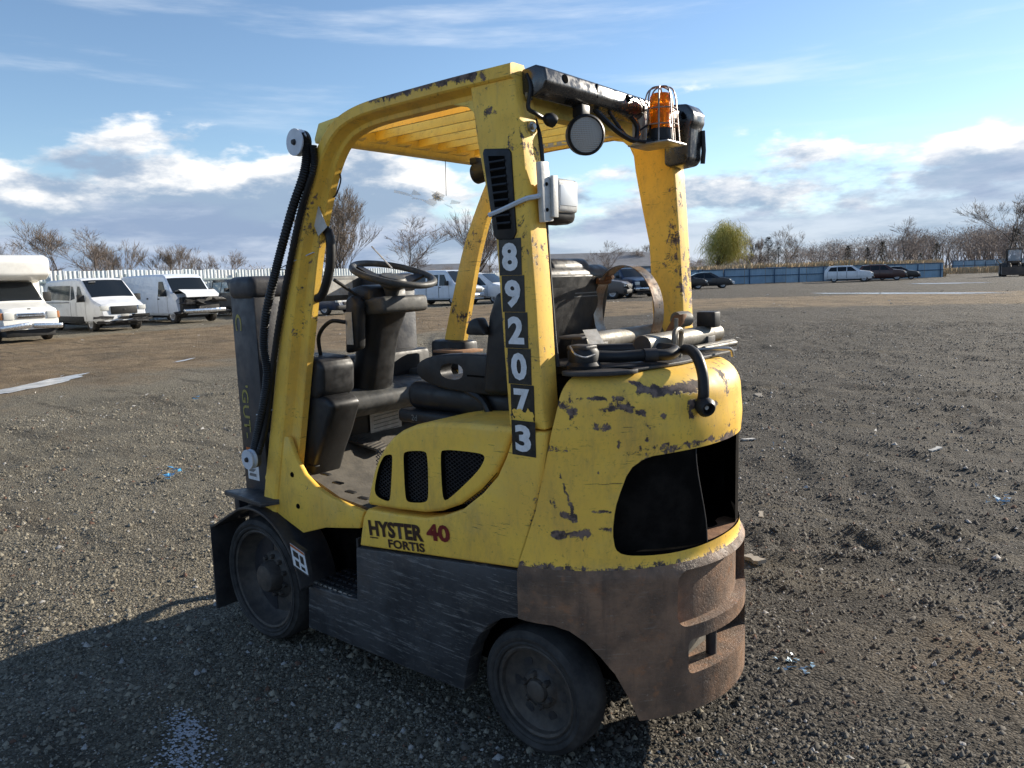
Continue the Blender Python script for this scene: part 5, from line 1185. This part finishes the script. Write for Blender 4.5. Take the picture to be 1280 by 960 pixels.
    # cargo van with its nose torn open
    S = VAN(M['cwhite2'], top=[(-5.7, 1.0), (-5.68, 1.95), (-5.5, 2.12), (-3.0, 2.15), (-1.72, 2.12), (-1.55, 2.04), (-.98, 1.36), (-.90, 1.30), (-.62, 1.10), (-.50, .9), (-.45, .6)], half=[(-5.7, .92), (-5.3, 1.0), (-1.2, 1.0), (-.45, .96)], boxes=[('bumper', (-.05, .16, -.95, .95, .44, .62), 'chrome', .05), ('radiator', (-.45, -.20, -.86, .86, .42, 1.12), 'trim', .03)],
            pair=[('mirror', (-1.32, -1.2, 1.0, 1.24, 1.18, 1.46), 'trim'), ('door_handle', (-2.0, -1.86, .975, 1.02, 1.04, 1.09), 'trim'), ('door_handle', (-2.95, -2.85, .985, 1.02, 1.04, 1.12), 'trim')])
    P = vehicle('cargo_van', 'pale panel van with its nose torn open and hood buckled up', 'van', -21.9, 35.6, HEAD, S, G)
    crumple(P, 14, (-.42, .02, -.92, .92, .42, 1.14), M['wreck'], 2)
    raw('buckled_hood', [(-1.0, -.85, 1.36), (-1.0, .85, 1.36), (-.45, .82, 1.42), (-.45, -.85, 1.46), (.02, .75, 1.22), (.0, -.80, 1.26), (.04, .7, 1.12), (.02, -.76, 1.12)], [(0, 1, 2, 3), (3, 2, 4, 5), (5, 4, 6, 7)], M['cw'], P)
    raw('torn_fender', [(-.55, -1.0, .95), (-.9, -1.01, 1.25), (-.60, -.97, 1.32), (-.35, -.95, 1.1)], [(0, 1, 2, 3)], M['cw'], P)
    P = vehicle('pickup_truck', 'dark pickup truck half hidden behind the mast, beside the torn cargo van', 'truck', -17.6, 40.0, HEAD, PICKUP(M['cdark'], glassmat='glass_pale'), G)
    vehicle('sedan', 'dark blue car seen under the mast crossmember through the cab', 'car', -11.9, 37.5, HEAD+6, CAR(M['cblue']), G)
    vehicle('sedan', 'black car half hidden behind the front pillar, beside the dark blue car', 'car', -14.9, 39.5, HEAD+6, CAR(M['cblack']), G)
    S = VAN(M['cwhite2'], win=[[(-1.25, 1.17), (-1.98, 1.17), (-1.98, 1.82), (-1.62, 1.82)], [(-2.1, 1.17), (-3.0, 1.17), (-3.0, 1.82), (-2.1, 1.82)], [(-3.15, 1.2), (-5.3, 1.2), (-5.3, 1.84), (-3.15, 1.84)]])
    vehicle('passenger_van', 'white passenger van seen between the steering wheel and the far front pillar', 'van', -2.55, 45.2, HEAD, S, G)
    S = VAN(M['cw'], top=[(-4.7, .9), (-4.65, 1.6), (-4.4, 1.82), (-2.2, 1.85), (-1.75, 1.80), (-.95, 1.22), (-.15, 1.0), (0, .6)], ws=(-.98, -1.76), wheels=[(-.85, .33), (-3.7, .33)], win=[[(-1.35, 1.12), (-2.2, 1.12), (-2.2, 1.62), (-1.9, 1.62)]], belt=1.08, boxes=[('front_mask', (-.35, .05, -.92, .92, .32, .86), 'wreck', .06)], pair=[('headlight', (-.4, .03, .55, .85, .85, 1.0), 'hlamp')])
    vehicle('small_van', 'small white van with a black smashed nose, left of the numbered pillar', 'van', .35, 46.5, HEAD+10, S, G)
    G2 = 'wrecks parked behind the tank strap'
    P = vehicle('wrecked_truck', 'pale truck with a rust orange panel over its cab, left of the tank strap', 'truck', 6.35, 50.5, HEAD+20, PICKUP(M['csilver']), G2)
    raw('orange_panel', [(-2.2, -.9, 1.98), (-3.4, -.9, 2.15), (-3.4, .9, 2.15), (-2.2, .9, 1.98), (-1.7, -.9, 1.6), (-1.7, .9, 1.6)], [(0, 1, 2, 3), (0, 3, 5, 4)], M['corange'], P); crumple(P, 6, (-1.4, -.1, -.8, .8, .4, 1.3), M['wreck'], 7); crumple(P, 3, (-.4, .2, -.7, .7, .2, .5), M['corange'], 8)
    P = vehicle('wrecked_suv', 'dark bronze sport utility with its front torn off, framed by the tank strap', 'car', 9.05, 48.6, HEAD+14, SUV(M['ctan']), G2); crumple(P, 6, (-.7, .1, -.8, .8, .35, 1.0), M['wreck'], 9)
    P = vehicle('wrecked_pickup', 'dark blue pickup front framed at the right of the tank strap', 'truck', 10.3, 49.8, HEAD-30, PICKUP(M['cblue']), G2); crumple(P, 3, (-.3, .1, -.8, .8, .4, .8), M['wreck'], 10)
    vehicle('minivan', 'white minivan behind the wrecked pickup, just left of the far rear pillar', 'van', 10.9, 57, HEAD+12, SUV(M['cw']), G2)
    vehicle('sedan', 'pale blue car in the farther row seen over the dark bronze wreck', 'car', 9.4, 64, HEAD+12, CAR(M['cwhite2']), G2)
    vehicle('sedan', 'silver car in the farther row seen above the tank strap', 'car', 8.2, 66, HEAD+12, CAR(M['csilver']), G2)
    vehicle('sedan', 'white car in the farther row beside the far rear pillar', 'car', 11.6, 70, HEAD+12, CAR(M['cw']), G2)
    G3 = 'cars by the blue fence'
    P = vehicle('sedan', 'black wrecked car nearest the far rear pillar, before the blue fence', 'car', 14.6, 70, -8, CAR(M['cblack']), G3); crumple(P, 3, (-.5, .1, -.6, .6, .3, .8), M['wreck'], 11)
    P = vehicle('sedan', 'dark wrecked car with a white nose tip before the blue fence', 'car', 16.3, 72, -8, CAR(M['cdark']), G3); crumple(P, 5, (-1.0, .0, -.7, .7, .3, 1.0), M['wreck'], 12); box('nose_tip', -.1, .2, -.6, .3, .35, .6, M['cw'], P, .04)
    vehicle('suv', 'white sport utility parked before the blue fence', 'car', 25.6, 86.5, -22, SUV(M['cw']), G3)
    vehicle('suv', 'maroon sport utility parked before the blue fence', 'car', 27.6, 90, -26, SUV(M['cred']), G3)
    vehicle('sedan', 'black car parked at the right end of the row before the blue fence', 'car', 28.4, 93.5, -26, CAR(M['cblack']), G3)
    # wheel loader
    P = empty('wheel_loader', polar(33.55, 99), yaw_of(-118)); tag(P, 'brown wheel loader with open cab standing at the far right', 'loader')
    mt = std('loader_brown', (.075, .05, .035), (.12, .08, .05), 2, .7); dk = M['trim']
    prism('engine_hood', [(-2.2, .9), (-2.2, 1.7), (-.6, 1.9), (-.6, .9)], 'y', -.6, .6, mt, P, .08)
    prism('front_frame', [(-.5, .6), (-.5, 1.3), (1.5, 1.1), (1.6, .6)], 'y', -.5, .5, mt, P, .06)
    for x in (-.75, .55):
        for y in (-.62, .62): box('cab_post', x-.05, x+.05, y-.05, y+.05, 1.5, 2.85, dk, P, .01)
    box('cab_roof', -.85, .65, -.72, .72, 2.85, 2.97, mt, P, .03); box('cab_floor', -.8, .6, -.65, .65, 1.35, 1.6, mt, P, .03); box('driver_seat', -.5, -.1, -.25, .25, 1.6, 2.3, dk, P, .05)
    raw('cab_glass', [(.6, -.6, 1.65), (.6, .6, 1.65), (.6, .6, 2.8), (.6, -.6, 2.8)], [(0, 1, 2, 3)], M['film'], P)
    for s in (1, -1):
        for x in (-1.5, 1.1): add_wheel(P, x, 1.18, .72, .5, s)
        tube('lift_arm', [(.2, s*.45, 1.5), (1.6, s*.45, 1.2), (2.3, s*.45, .5)], .12, mt, P, 8)
    prism('bucket', [(2.2, .15), (2.1, .9), (2.3, 1.0), (2.9, .15)], 'y', -1.25, 1.25, mt, P, .03)
build_vehicles()

# ---------------------------------------------------------------- fences and sheds
def build_fences():
    pm = [std('white_sheet_steel_%d' % k, c, tuple(.9*v for v in c), 1.5, .45, dust=.25) for k, c in enumerate(((.62, .66, .66), (.56, .61, .62), (.66, .68, .67)))]
    rm = std('grey_green_rail', (.22, .28, .29), (.16, .20, .21), 3, .5)
    def corrug(w, h, t=.03):
        V = []; F = []; n = 12
        for i in range(n+1):
            x = w*i/n; y = t*(1 if (i % 4) in (1, 2) else 0)
            V += [(x, y, .05), (x, y, h)]
        for i in range(n): F.append((2*i, 2*i+2, 2*i+3, 2*i+1))
        me = bpy.data.meshes.new('sheet_panel'); me.from_pydata(V, [], F); me.update(); return me
    def run(name, label, a, b, h, w, pmats, post, group=None, proud=.0, rails=(.45, .8), gap=.03):
        A = yard(*a); B = yard(*b); L = (B-A).length; d = (B-A)/L; rz = math.atan2(d.y, d.x)
        P = empty(name, A, rz); tag(P, label, 'fence', group); rng = random.Random(4)
        mes = []
        for m in pmats:
            me = corrug(w-gap, h); me.materials.append(m); mes.append(me)
        side = 1 if (Vector((-d.y, d.x, 0)).dot(CAM-A) > 0) else -1
        n = int(L/w)
        for i in range(n):
            o = bpy.data.objects.new('sheet_panel', rng.choice(mes)); COL.objects.link(o); o.parent = P; o.location = (i*w, 0, rng.uniform(-.03, .03)); o.scale = (1, 1, 1+rng.uniform(-.012, .012))
        for k, f in enumerate(rails): box('rail', 0, n*w, side*.06-.03, side*.06+.03, h*f-.045, h*f+.045, post, P, .01)
        for i in range(0, int(L/3)+1): box('post', i*3-.05, i*3+.05, side*.10, side*.10+.08*side if side > 0 else side*.10, 0, h*.93+proud, post, P, .01) if side > 0 else box('post', i*3-.05, i*3+.05, -.18, -.10, 0, h*.93+proud, post, P, .01)
        return P
    run('metal_fence', 'tall white sheet steel fence behind the row of vans', (-27, 24), (-6.5, 52.2), 2.42, .62, pm, rm)
    run('metal_fence', 'lower white sheet steel fence behind the passenger van in mid yard', (-6.0, 58), (6, 74), 2.0, .7, pm, rm)
    bl = [std('blue_sheet_%d' % k, c, tuple(.85*v for v in c), .8, .5) for k, c in enumerate(((.27, .40, .51), (.30, .44, .55), (.25, .37, .47)))]
    bp = std('dark_blue_post', (.03, .07, .13), (.04, .09, .16), 2, .5)
    run('blue_fence', 'long blue panel fence across the far side of the yard', (9, 81.5), (51, 89), 1.72, 2.5, bl, bp, None, .0, (.52, .97), .05)
    run('blue_fence', 'short far blue fence beyond the reeds near the loader', (88, 151), (112, 160), 2.2, 3, bl, bp, None, 0, (.52, .97), .05)
    # sheds
    def shed(label, b, d, head, w, l, eave, ridge, wall, roof):
        P = empty('storage_shed', polar(b, d), yaw_of(head)); tag(P, label, 'building')
        prism('wall', [(-w/2, 0), (w/2, 0), (w/2, eave), (0, ridge-.05), (-w/2, eave)], 'x', 0, l, wall, P)
        for s in (1, -1):
            bm = bmesh.new(); e = .35; nx = s*(w/2+e); zz = eave-(ridge-eave)/(w/2)*e
            V = [bm.verts.new(p) for p in ((-.3, 0, ridge), (l+.3, 0, ridge), (l+.3, nx, zz), (-.3, nx, zz), (-.3, 0, ridge+.12), (l+.3, 0, ridge+.12), (l+.3, nx, zz+.12), (-.3, nx, zz+.12))]
            for f in ((0, 1, 2, 3), (4, 5, 6, 7), (0, 1, 5, 4), (1, 2, 6, 5), (2, 3, 7, 6), (3, 0, 4, 7)): bm.faces.new([V[i] for i in f])
            fin('roof', bm, roof, P)
        for k in range(3): box('door', l*.15+k*l*.28, l*.15+k*l*.28+2.4, -w/2-.04, -w/2, 0, min(eave-.3, 2.4), M['cwhite2'], P, .01)
    wl = std('pale_blue_wall', (.30, .40, .52), (.26, .35, .46), 1, .6); rf = std('grey_shingle_roof', (.16, .165, .175), (.20, .20, .21), 1.2, .8)
    shed('low shed with grey roof and pale blue gable beyond the wrecked truck', 2.6, 92, 12, 10, 13, 2.4, 4.1, wl, rf)
    shed('distant shed roof peeping over the white passenger van', -6.6, 105, 12, 8, 9, 2.4, 3.6, wl, rf)
build_fences()

# ---------------------------------------------------------------- trees
BARK = [std('grey_bark', (.085, .070, .058), (.14, .12, .10), 3, .9), std('brown_bark', (.070, .052, .040), (.12, .092, .072), 3, .9)]
TWIG = [std('grey_brown_twigs', (.15, .118, .092), (.22, .18, .145), 2, .9, bump=0), std('red_brown_twigs', (.17, .135, .115), (.27, .22, .19), 2, .9, bump=0)]
def segs_mesh(name, segs, sides=3):
    n = len(segs); a = np.array([s[0] for s in segs], float); b = np.array([s[1] for s in segs], float); r0 = np.array([s[2] for s in segs]); r1 = np.array([s[3] for s in segs])
    t = b-a; t /= np.linalg.norm(t, axis=1, keepdims=True)+1e-9
    ref = np.where(np.abs(t[:, 2:3]) < .9, np.array([[0, 0, 1.]]), np.array([[1., 0, 0]])); x = np.cross(t, ref); x /= np.linalg.norm(x, axis=1, keepdims=True)+1e-9; y = np.cross(t, x)
    V = np.empty((n, 2*sides, 3))
    for k in range(sides):
        c, s = math.cos(2*math.pi*k/sides), math.sin(2*math.pi*k/sides)
        V[:, k] = a+(x*c+y*s)*r0[:, None]; V[:, sides+k] = b+(x*c+y*s)*r1[:, None]
    Q = np.array([(k, (k+1) % sides, sides+(k+1) % sides, sides+k) for k in range(sides)])
    F = (Q[None]+(2*sides)*np.arange(n)[:, None, None]).reshape(-1, 4)
    return fast_mesh(name, V.reshape(-1, 3), F)
def fast_mesh(name, V, F):
    me = bpy.data.meshes.new(name); me.vertices.add(len(V)); me.vertices.foreach_set('co', np.ascontiguousarray(V, dtype=np.float32).ravel())
    k = F.shape[1]; me.loops.add(F.size); me.loops.foreach_set('vertex_index', F.ravel().astype(np.int32)); me.polygons.add(len(F)); me.polygons.foreach_set('loop_start', np.arange(len(F), dtype=np.int32)*k)
    me.update(calc_edges=True); return me
def grow(seed, H=1., upw=.5, spread=.75, levels=5, thick=.022, kids=(3, 5), minr=.0016, forks=1):
    """bare broadleaf tree of height about H: (trunk segments, branch segments)"""
    rng = random.Random(seed); tr = []; br = []
    def go(p, d, L, r, lev):
        n = 4 if lev < 2 else 3; pts = [p]; rr = r
        for i in range(n):
            d = (d+Vector((rng.gauss(0, .13), rng.gauss(0, .13), rng.gauss(0, .08)+.05*upw))).normalized()
            q = p+d*(L/n); r2_ = max(rr*(.86 if lev else .84), minr*.7); (tr if lev < 2 else br).append((tuple(p), tuple(q), rr, r2_)); p = q; rr = r2_; pts.append(p)
        if lev >= levels: return
        k = rng.randint(*kids)+(1 if lev == 0 else 0)
        for j in range(k):
            t = rng.uniform(.35, 1.0) if lev else rng.uniform(.30, 1.0); i = min(int(t*n), n-1); o = pts[i].lerp(pts[i+1], t*n-i)
            ang = rng.uniform(0, 6.283); side = Vector((math.cos(ang), math.sin(ang), 0)); nd = (d*rng.uniform(.6, 1.1)+side*rng.uniform(.5, 1.0)*spread+Vector((0, 0, upw*.35))).normalized()
            go(o, nd, L*rng.uniform(.52, .78), max(rr*rng.uniform(.55, .8), minr), lev+1)
        go(p, d, L*.62, max(rr*.8, minr), lev+1)
    for f in range(forks):
        go(Vector((0, 0, -.01)), Vector((rng.gauss(0, .06+.12*(forks > 1)), rng.gauss(0, .06+.12*(forks > 1)), 1)).normalized(), H*.34, H*thick, 0)
    top = max(s[1][2] for s in tr+br); k = H/top
    sc = lambda S: [(tuple(v*k for v in a), tuple(v*k for v in b), r0, r1) for a, b, r0, r1 in S]
    return sc(tr), sc(br)
VARS = []
for sd, up_, sp, lv, fk in ((1, .55, .7, 5, 1), (2, .35, .95, 5, 1), (3, .7, .55, 5, 2), (4, .45, .8, 5, 1), (6, .6, .65, 5, 3)):
    tr, br = grow(sd, 1., up_, sp, lv, .017, (2, 4), .0013, fk); VARS.append((segs_mesh('trunk', tr, 5), segs_mesh('crown', br, 3), tr, br))
def tree(label, b, d, H, v, rz=0, mats=(0, 0), group='bare trees behind the white fence', fat=1.):
    P = empty('bare_tree', polar(b, d), rz); tag(P, label, 'tree', group)
    for nm, me, mt in (('trunk', VARS[v][0], BARK[mats[0]]), ('crown', VARS[v][1], TWIG[mats[1]])):
        o = bpy.data.objects.new(nm, me); COL.objects.link(o); o.parent = P; o.scale = (H*fat, H*fat, H)
        if not me.materials: me.materials.append(mt)
        o.material_slots[0].link = 'OBJECT'; o.material_slots[0].material = mt
    return P
def build_trees():
    L = [('leftmost bare tree, slim, at the edge of the view above the bus', -34.2, 62, 7.6, 0), ('wide bare tree above the gap between bus and window van', -30.6, 60, 8.6, 3), ('bare tree with brown twigs left of the tall pair above the bus', -32.4, 66, 7.4, 1),
         ('broad spreading bare tree above the white window van', -28.0, 61, 8.2, 1), ('slim bare tree right of the broad one above the window van', -26.2, 66, 7.6, 2), ('pale bare tree above the cargo van', -23.6, 70, 7.2, 4), ('bare tree above the nose of the cargo van', -22.0, 72, 7.0, 0),
         ('bare tree just left of the corrugated hoses', -20.2, 74, 6.6, 3), ('tall many stemmed bare tree seen between front pillar and steering wheel', -12.7, 63, 10.6, 4), ('bare tree with slim stems left of the steering wheel', -11.2, 70, 8.6, 2),
         ('forked bare tree above the steering wheel', -7.6, 66, 8.0, 1), ('slim bare tree left of the far front pillar', -3.3, 72, 9.4, 2), ('slim bare tree between far front pillar and numbered pillar', -2.2, 76, 8.6, 0), ('low bare tree left of the numbered pillar', -1.2, 80, 7.4, 3),
         ('small round bare tree above the tank strap', 7.15, 84, 5.9, 1), ('bare tree just left of the far rear pillar', 9.9, 95, 5.4, 3), ('bushy bare tree against the far rear pillar', 10.9, 100, 6.2, 4)]
    for k, (lb, b_, d, H, v) in enumerate(L): tree(lb, b_, d, H*(.74 if b_ < -15 else .9), v, k*1.3, (k % 2, (k//2) % 2), fat=1.15 if v == 1 else 1.0)
    G = 'bare trees along the right wood'
    tree('bare tree standing up behind the dark evergreen', 20.15, 150, 10.0, 0, .5, (0, 0), G); tree('tall bare tree standing before the right wood', 27.5, 165, 11.0, 1, 1.0, (0, 1), G); tree('large bare tree at the right edge above the loader', 33.0, 130, 11.2, 3, 2.0, (0, 0), G, 1.2); tree('bare tree left of the dark evergreen', 17.9, 150, 8.0, 4, 2.0, (1, 1), G)
    # brush along the left fence and the far wood
    def mass(name, label, cat, spots, vi, mat, nseg=300):
        VV = []; FF = []; off = 0
        rng = random.Random(8); pool = []
        for v in vi:
            tr, br = VARS[v][2], VARS[v][3]; st_ = max(1, len(br)//nseg); pick = tr[:40]+[(a, b, r0*2.2+.0008*(k % 3), r1*1.6) for k, (a, b, r0, r1) in enumerate(br[::st_])]
            pick = [(a, tuple(Vector(a).lerp(Vector(b), 1.9)), r0, r1) if i >= 40 else (a, b, r0*1.3, r1*1.3) for i, (a, b, r0, r1) in enumerate(pick)]
            me = segs_mesh('tmp', pick, 3); co = np.empty(len(me.vertices)*3, np.float32); me.vertices.foreach_get('co', co); f = np.empty(len(me.loops), np.int32); me.loops.foreach_get('vertex_index', f); bpy.data.meshes.remove(me)
            pool.append((co.reshape(-1, 3), f.reshape(-1, 4)))
        for (p, H, wd) in spots:
            co, f = rng.choice(pool); th = rng.uniform(0, 6.28); c, s = math.cos(th), math.sin(th)
            q = np.stack([(co[:, 0]*c-co[:, 1]*s)*H*wd+p.x, (co[:, 0]*s+co[:, 1]*c)*H*wd+p.y, co[:, 2]*H+p.z], -1); VV.append(q); FF.append(f+off); off += len(q)
        me = fast_mesh(name, np.vstack(VV), np.vstack(FF)); tag(link(name, me, mat), label, cat, kind='stuff')
    rng = random.Random(21); sp = []
    for k in range(120):
        b_ = rng.uniform(-36, 1); d = rng.uniform(70, 105); sp.append((polar(b_, d, -.3), rng.uniform(2.6, 4.2)*(1 if b_ < -16 else .95), 1.3))
    mass('brush', 'low brown brush of bare saplings behind the white fence', 'brush', sp, (1, 3, 4), TWIG[1])
    sp = []
    for k in range(330):
        b_ = rng.uniform(11.5, 37); d = rng.uniform(165, 300); t = (b_-12)/24
        sp.append((polar(b_, d, -.5), (4.6+6.8*min(1, max(0, t))**.8)*(d/205)*rng.uniform(.72, 1.15), 1.0))
    mass('far_wood', 'brown leafless wood rising along the horizon at right', 'wood', sp, (0, 1, 2, 3, 4), TWIG[1])
    # evergreens
    ev = std('evergreen_needles', (.016, .028, .016), (.030, .045, .022), 3, .9, bump=0)
    def evergreen(lb, b_, d, H, rad, seed):
        rg = np.random.default_rng(seed); P = empty('evergreen_tree', polar(b_, d)); tag(P, lb, 'tree', 'evergreens along the wood')
        tube('trunk', [(0, 0, 0), (0, 0, H*.95)], [.12, .03], BARK[1], P, 6)
        n = 1500; t = rg.random(n)**.75; r = rad*(1-t**1.6)*(.35+.65*rg.random(n)**.5)*(.8+.3*np.sin(t*25)); th = rg.random(n)*6.283
        c = np.stack([r*np.cos(th), r*np.sin(th), H*(.10+.9*t)], -1); D = np.stack([np.cos(th), np.sin(th), -.25+.3*rg.random(n)], -1); Sx = np.stack([-np.sin(th), np.cos(th), 0*th], -1); s = (.05+.06*rg.random(n))[:, None]*H*.6
        V = np.stack([c, c+D*s*1.2+Sx*s*.35, c+D*s*1.2-Sx*s*.35], 1).reshape(-1, 3); link('crown', fast_mesh('crown', V, np.arange(3*n).reshape(-1, 3)), ev, P)
    evergreen('dark round evergreen beyond the blue fence, right of the willow', 18.8, 140, 7.2, 2.6, 1); evergreen('smaller dark evergreen just right of the round one', 19.5, 146, 5.6, 1.8, 2)
    for k, (lb, b_, d, H, rd) in enumerate((('slim evergreen before the wood, left of the white sport utility', 24.0, 150, 5.5, 1.2), ('evergreen before the wood above the white sport utility', 25.2, 152, 5.0, 1.2), ('evergreen before the wood between white and maroon cars', 26.1, 155, 6.0, 1.6), ('spreading evergreen before the wood above the fence corner', 29.3, 150, 5.2, 2.0), ('low evergreen beside the spreading one', 28.4, 150, 3.6, 1.4), ('dark evergreen beneath the large bare tree at right', 33.6, 150, 7.0, 3.0))): evergreen(lb, b_, d, H, rd, 5+k)
    # willow in its first leaf
    P = empty('willow_tree', polar(15.0, 112)); tag(P, 'yellow green willow just coming into leaf beyond the blue fence', 'tree')
    tr, br = grow(12, 8.8, .3, .9, 4, .022, (3, 4), .01, 3); link('trunk', segs_mesh('trunk', tr, 6), BARK[0], P)
    rg = random.Random(5); S = []; ends = [b for a, b, r0, r1 in br]+[b for a, b, r0, r1 in tr[4:]]
    for e in [e for e in ends if rg.random() > .25]:
        p = Vector(e)+Vector((rg.gauss(0, .35), rg.gauss(0, .35), rg.gauss(0, .2))); L_ = rg.uniform(.3, 1.7); dx, dy = rg.gauss(0, .22), rg.gauss(0, .22); n = 4
        for i in range(n):
            q = p+Vector((dx*(1-i/n), dy*(1-i/n), -L_/n)); 
            if q.z < .6: break
            S.append((tuple(p), tuple(q), .014, .011)); p = q
    wm = std('willow_new_leaf', (.34, .33, .07), (.46, .40, .12), 1.5, .8, bump=0); link('crown', segs_mesh('crown', S+br, 3), wm, P)
    # reeds
    rg = np.random.default_rng(3); n = 26000; b_ = np.radians(11+26*rg.random(n)); d = 79.9/(1-.1786*np.tan(b_))/np.cos(b_)+3+24*rg.random(n)**1.2+np.where(b_ > math.radians(29.9), 22+40*rg.random(n), 0)
    px = CX+(rt.x*np.sin(b_)+FWH.x*np.cos(b_))*d; py = CY+(rt.y*np.sin(b_)+FWH.y*np.cos(b_))*d
    H = (1.75+.75*rg.random(n))*(.75+.5*fbm(px*.15, py*.15, 2, 4))*np.where(b_ > math.radians(29.7), .42, 1); th = rg.random(n)*6.283; w = .03+.03*rg.random(n); lx, ly = rg.normal(0, .15, n), rg.normal(0, .15, n)
    base = np.stack([px, py, 0*px], -1); s_ = np.stack([np.cos(th)*w, np.sin(th)*w, 0*th], -1); mid = base+np.stack([lx*.4, ly*.4, H*.8], -1); tp = base+np.stack([lx, ly, H], -1)
    V = np.stack([base-s_*.5, base+s_*.5, mid+s_*1.3, tp, mid-s_*1.3], 1).reshape(-1, 3)
    rd = std('dry_reeds', (.36, .27, .16), (.48, .38, .25), .8, .9, bump=0); tag(link('reeds', fast_mesh('reeds', V, np.arange(5*n).reshape(-1, 5)), rd), 'dry tan reeds standing behind the blue fence', 'reeds', kind='stuff')
build_trees()

# ---------------------------------------------------------------- litter
def build_litter():
    rg = random.Random(17)
    def scrap(nm, lb, cat, x, y, s, mt, n=14, h=.5, grp=None):
        z = float(ground_h(np.array([x]), np.array([y]))[0]); V = []; F = []
        for k in range(n):
            a = rg.uniform(0, 6.28); r = s*rg.uniform(.1, 1); c = Vector((x+r*math.cos(a), y+r*math.sin(a), z+rg.uniform(.004, s*h)))
            V += [tuple(c+Vector((rg.uniform(-1, 1), rg.uniform(-1, 1), rg.uniform(-.4, .4)))*s*(.38 if h > .35 else .2)) for _ in range(4)]; F.append(tuple(range(4*k, 4*k+4)))
        V = [(a, b, max(c, z+.002)) for a, b, c in V]
        tag(raw(nm, V, F, mt), lb, cat, grp)
    scrap('plastic_scrap', 'crumpled bright blue plastic scrap on the gravel left of the truck', 'litter', 4.42, -.59, .10, M['blue_wrap'], 16, .8); scrap('plastic_scrap', 'small bright blue scrap far up the gravel at left', 'litter', 8.49, -2.96, .09, M['blue_wrap'], 8, .4)
    scrap('plastic_scrap', 'pale blue plastic netting on the gravel at the right edge', 'litter', -.79, -3.32, .13, M['pale_wrap'], 12, .3); scrap('plastic_scrap', 'pale blue shredded plastic just behind the counterweight', 'litter', -.455, -.54, .075, M['pale_wrap'], 22, .12)
    def slab(nm, lb, cat, x, y, a, L, w, t, mt, grp=None):
        z = float(ground_h(np.array([x]), np.array([y]))[0]); bm = bmesh.new(); n = 7; P = []
        for i in range(n): P.append((-L/2+L*i/(n-1), -w/2+rg.uniform(-.2, .2)*w))
        for i in range(n): P.append((L/2-L*i/(n-1), w/2+rg.uniform(-.2, .2)*w))
        bm_prism(bm, P, 'z', 0, t); o = fin(nm, bm, mt); o.location = (x, y, z+.004); o.rotation_euler = (rg.uniform(-.1, .1), rg.uniform(-.1, .1), a); tag(o, lb, cat, grp)
    slab('wood_scrap', 'pale splintered board beside the counterweight on the gravel', 'wood', .083, -1.515, -.5, .12, .05, .02, M['wood'])
    for k, (lb, x, y, L) in enumerate((('short pale chip right of the splintered board', .35, -2.3, .09), ('grey chip lying farther along the gravel at right', 1.2, -4.2, .12), ('pale lath near the upper right gravel', 2.0, -6.5, .22), ('whitish flake near the right edge of the gravel', -.2, -4.6, .14))):
        slab('debris_chip', lb, 'debris', x, y, rg.uniform(0, 3), L, L*.3, .012, M['stone_white' if k % 2 else 'wood'], 'pale debris on the gravel')
    # pale scattered flakes farther out
    V = []; F = []
    for k in range(260):
        b_ = rg.uniform(-33, 34); d = rg.uniform(5, 48)**1.0; p = polar(b_, d); z = float(ground_h(np.array([p.x]), np.array([p.y]))[0]); s = rg.uniform(.012, .04)*(1+d*.05); i = len(V)
        V += [(p.x+rg.uniform(-s, s), p.y+rg.uniform(-s, s), z+rg.uniform(.004, s*.8)) for _ in range(4)]; F.append((i, i+1, i+2)); F.append((i, i+2, i+3))
    tag(raw('pale_flakes', V, F, M['stone_white']), 'countless pale flakes of rubbish scattered over the yard', 'debris', kind='stuff')
    # blue marking paint sprayed on the gravel in the truck's shade
    n = 620; V = []; F = []
    for k in range(n):
        t = rg.random(); x = .94+.36*(t-.4)+rg.gauss(0, .05); y = 1.10-.16*(t-.5)+rg.gauss(0, .05)*(1.3-t); z = float(ground_h(np.array([x]), np.array([y]))[0]); s = rg.uniform(.002, .006); i = len(V)
        V += [(x-s, y-s*.6, z+.006), (x+s, y-s, z+.006), (x+s*.7, y+s, z+.008), (x-s*.8, y+s*.8, z+.007)]; F.append((i, i+1, i+2, i+3))
    tag(raw('sprayed_paint', V, F, std('blue_white_marking_paint', (.52, .53, .55), (.40, .41, .44), 40, .8, bump=0)), 'patch of bluish white marking paint sprayed on the gravel', 'paint', kind='stuff')
build_litter()
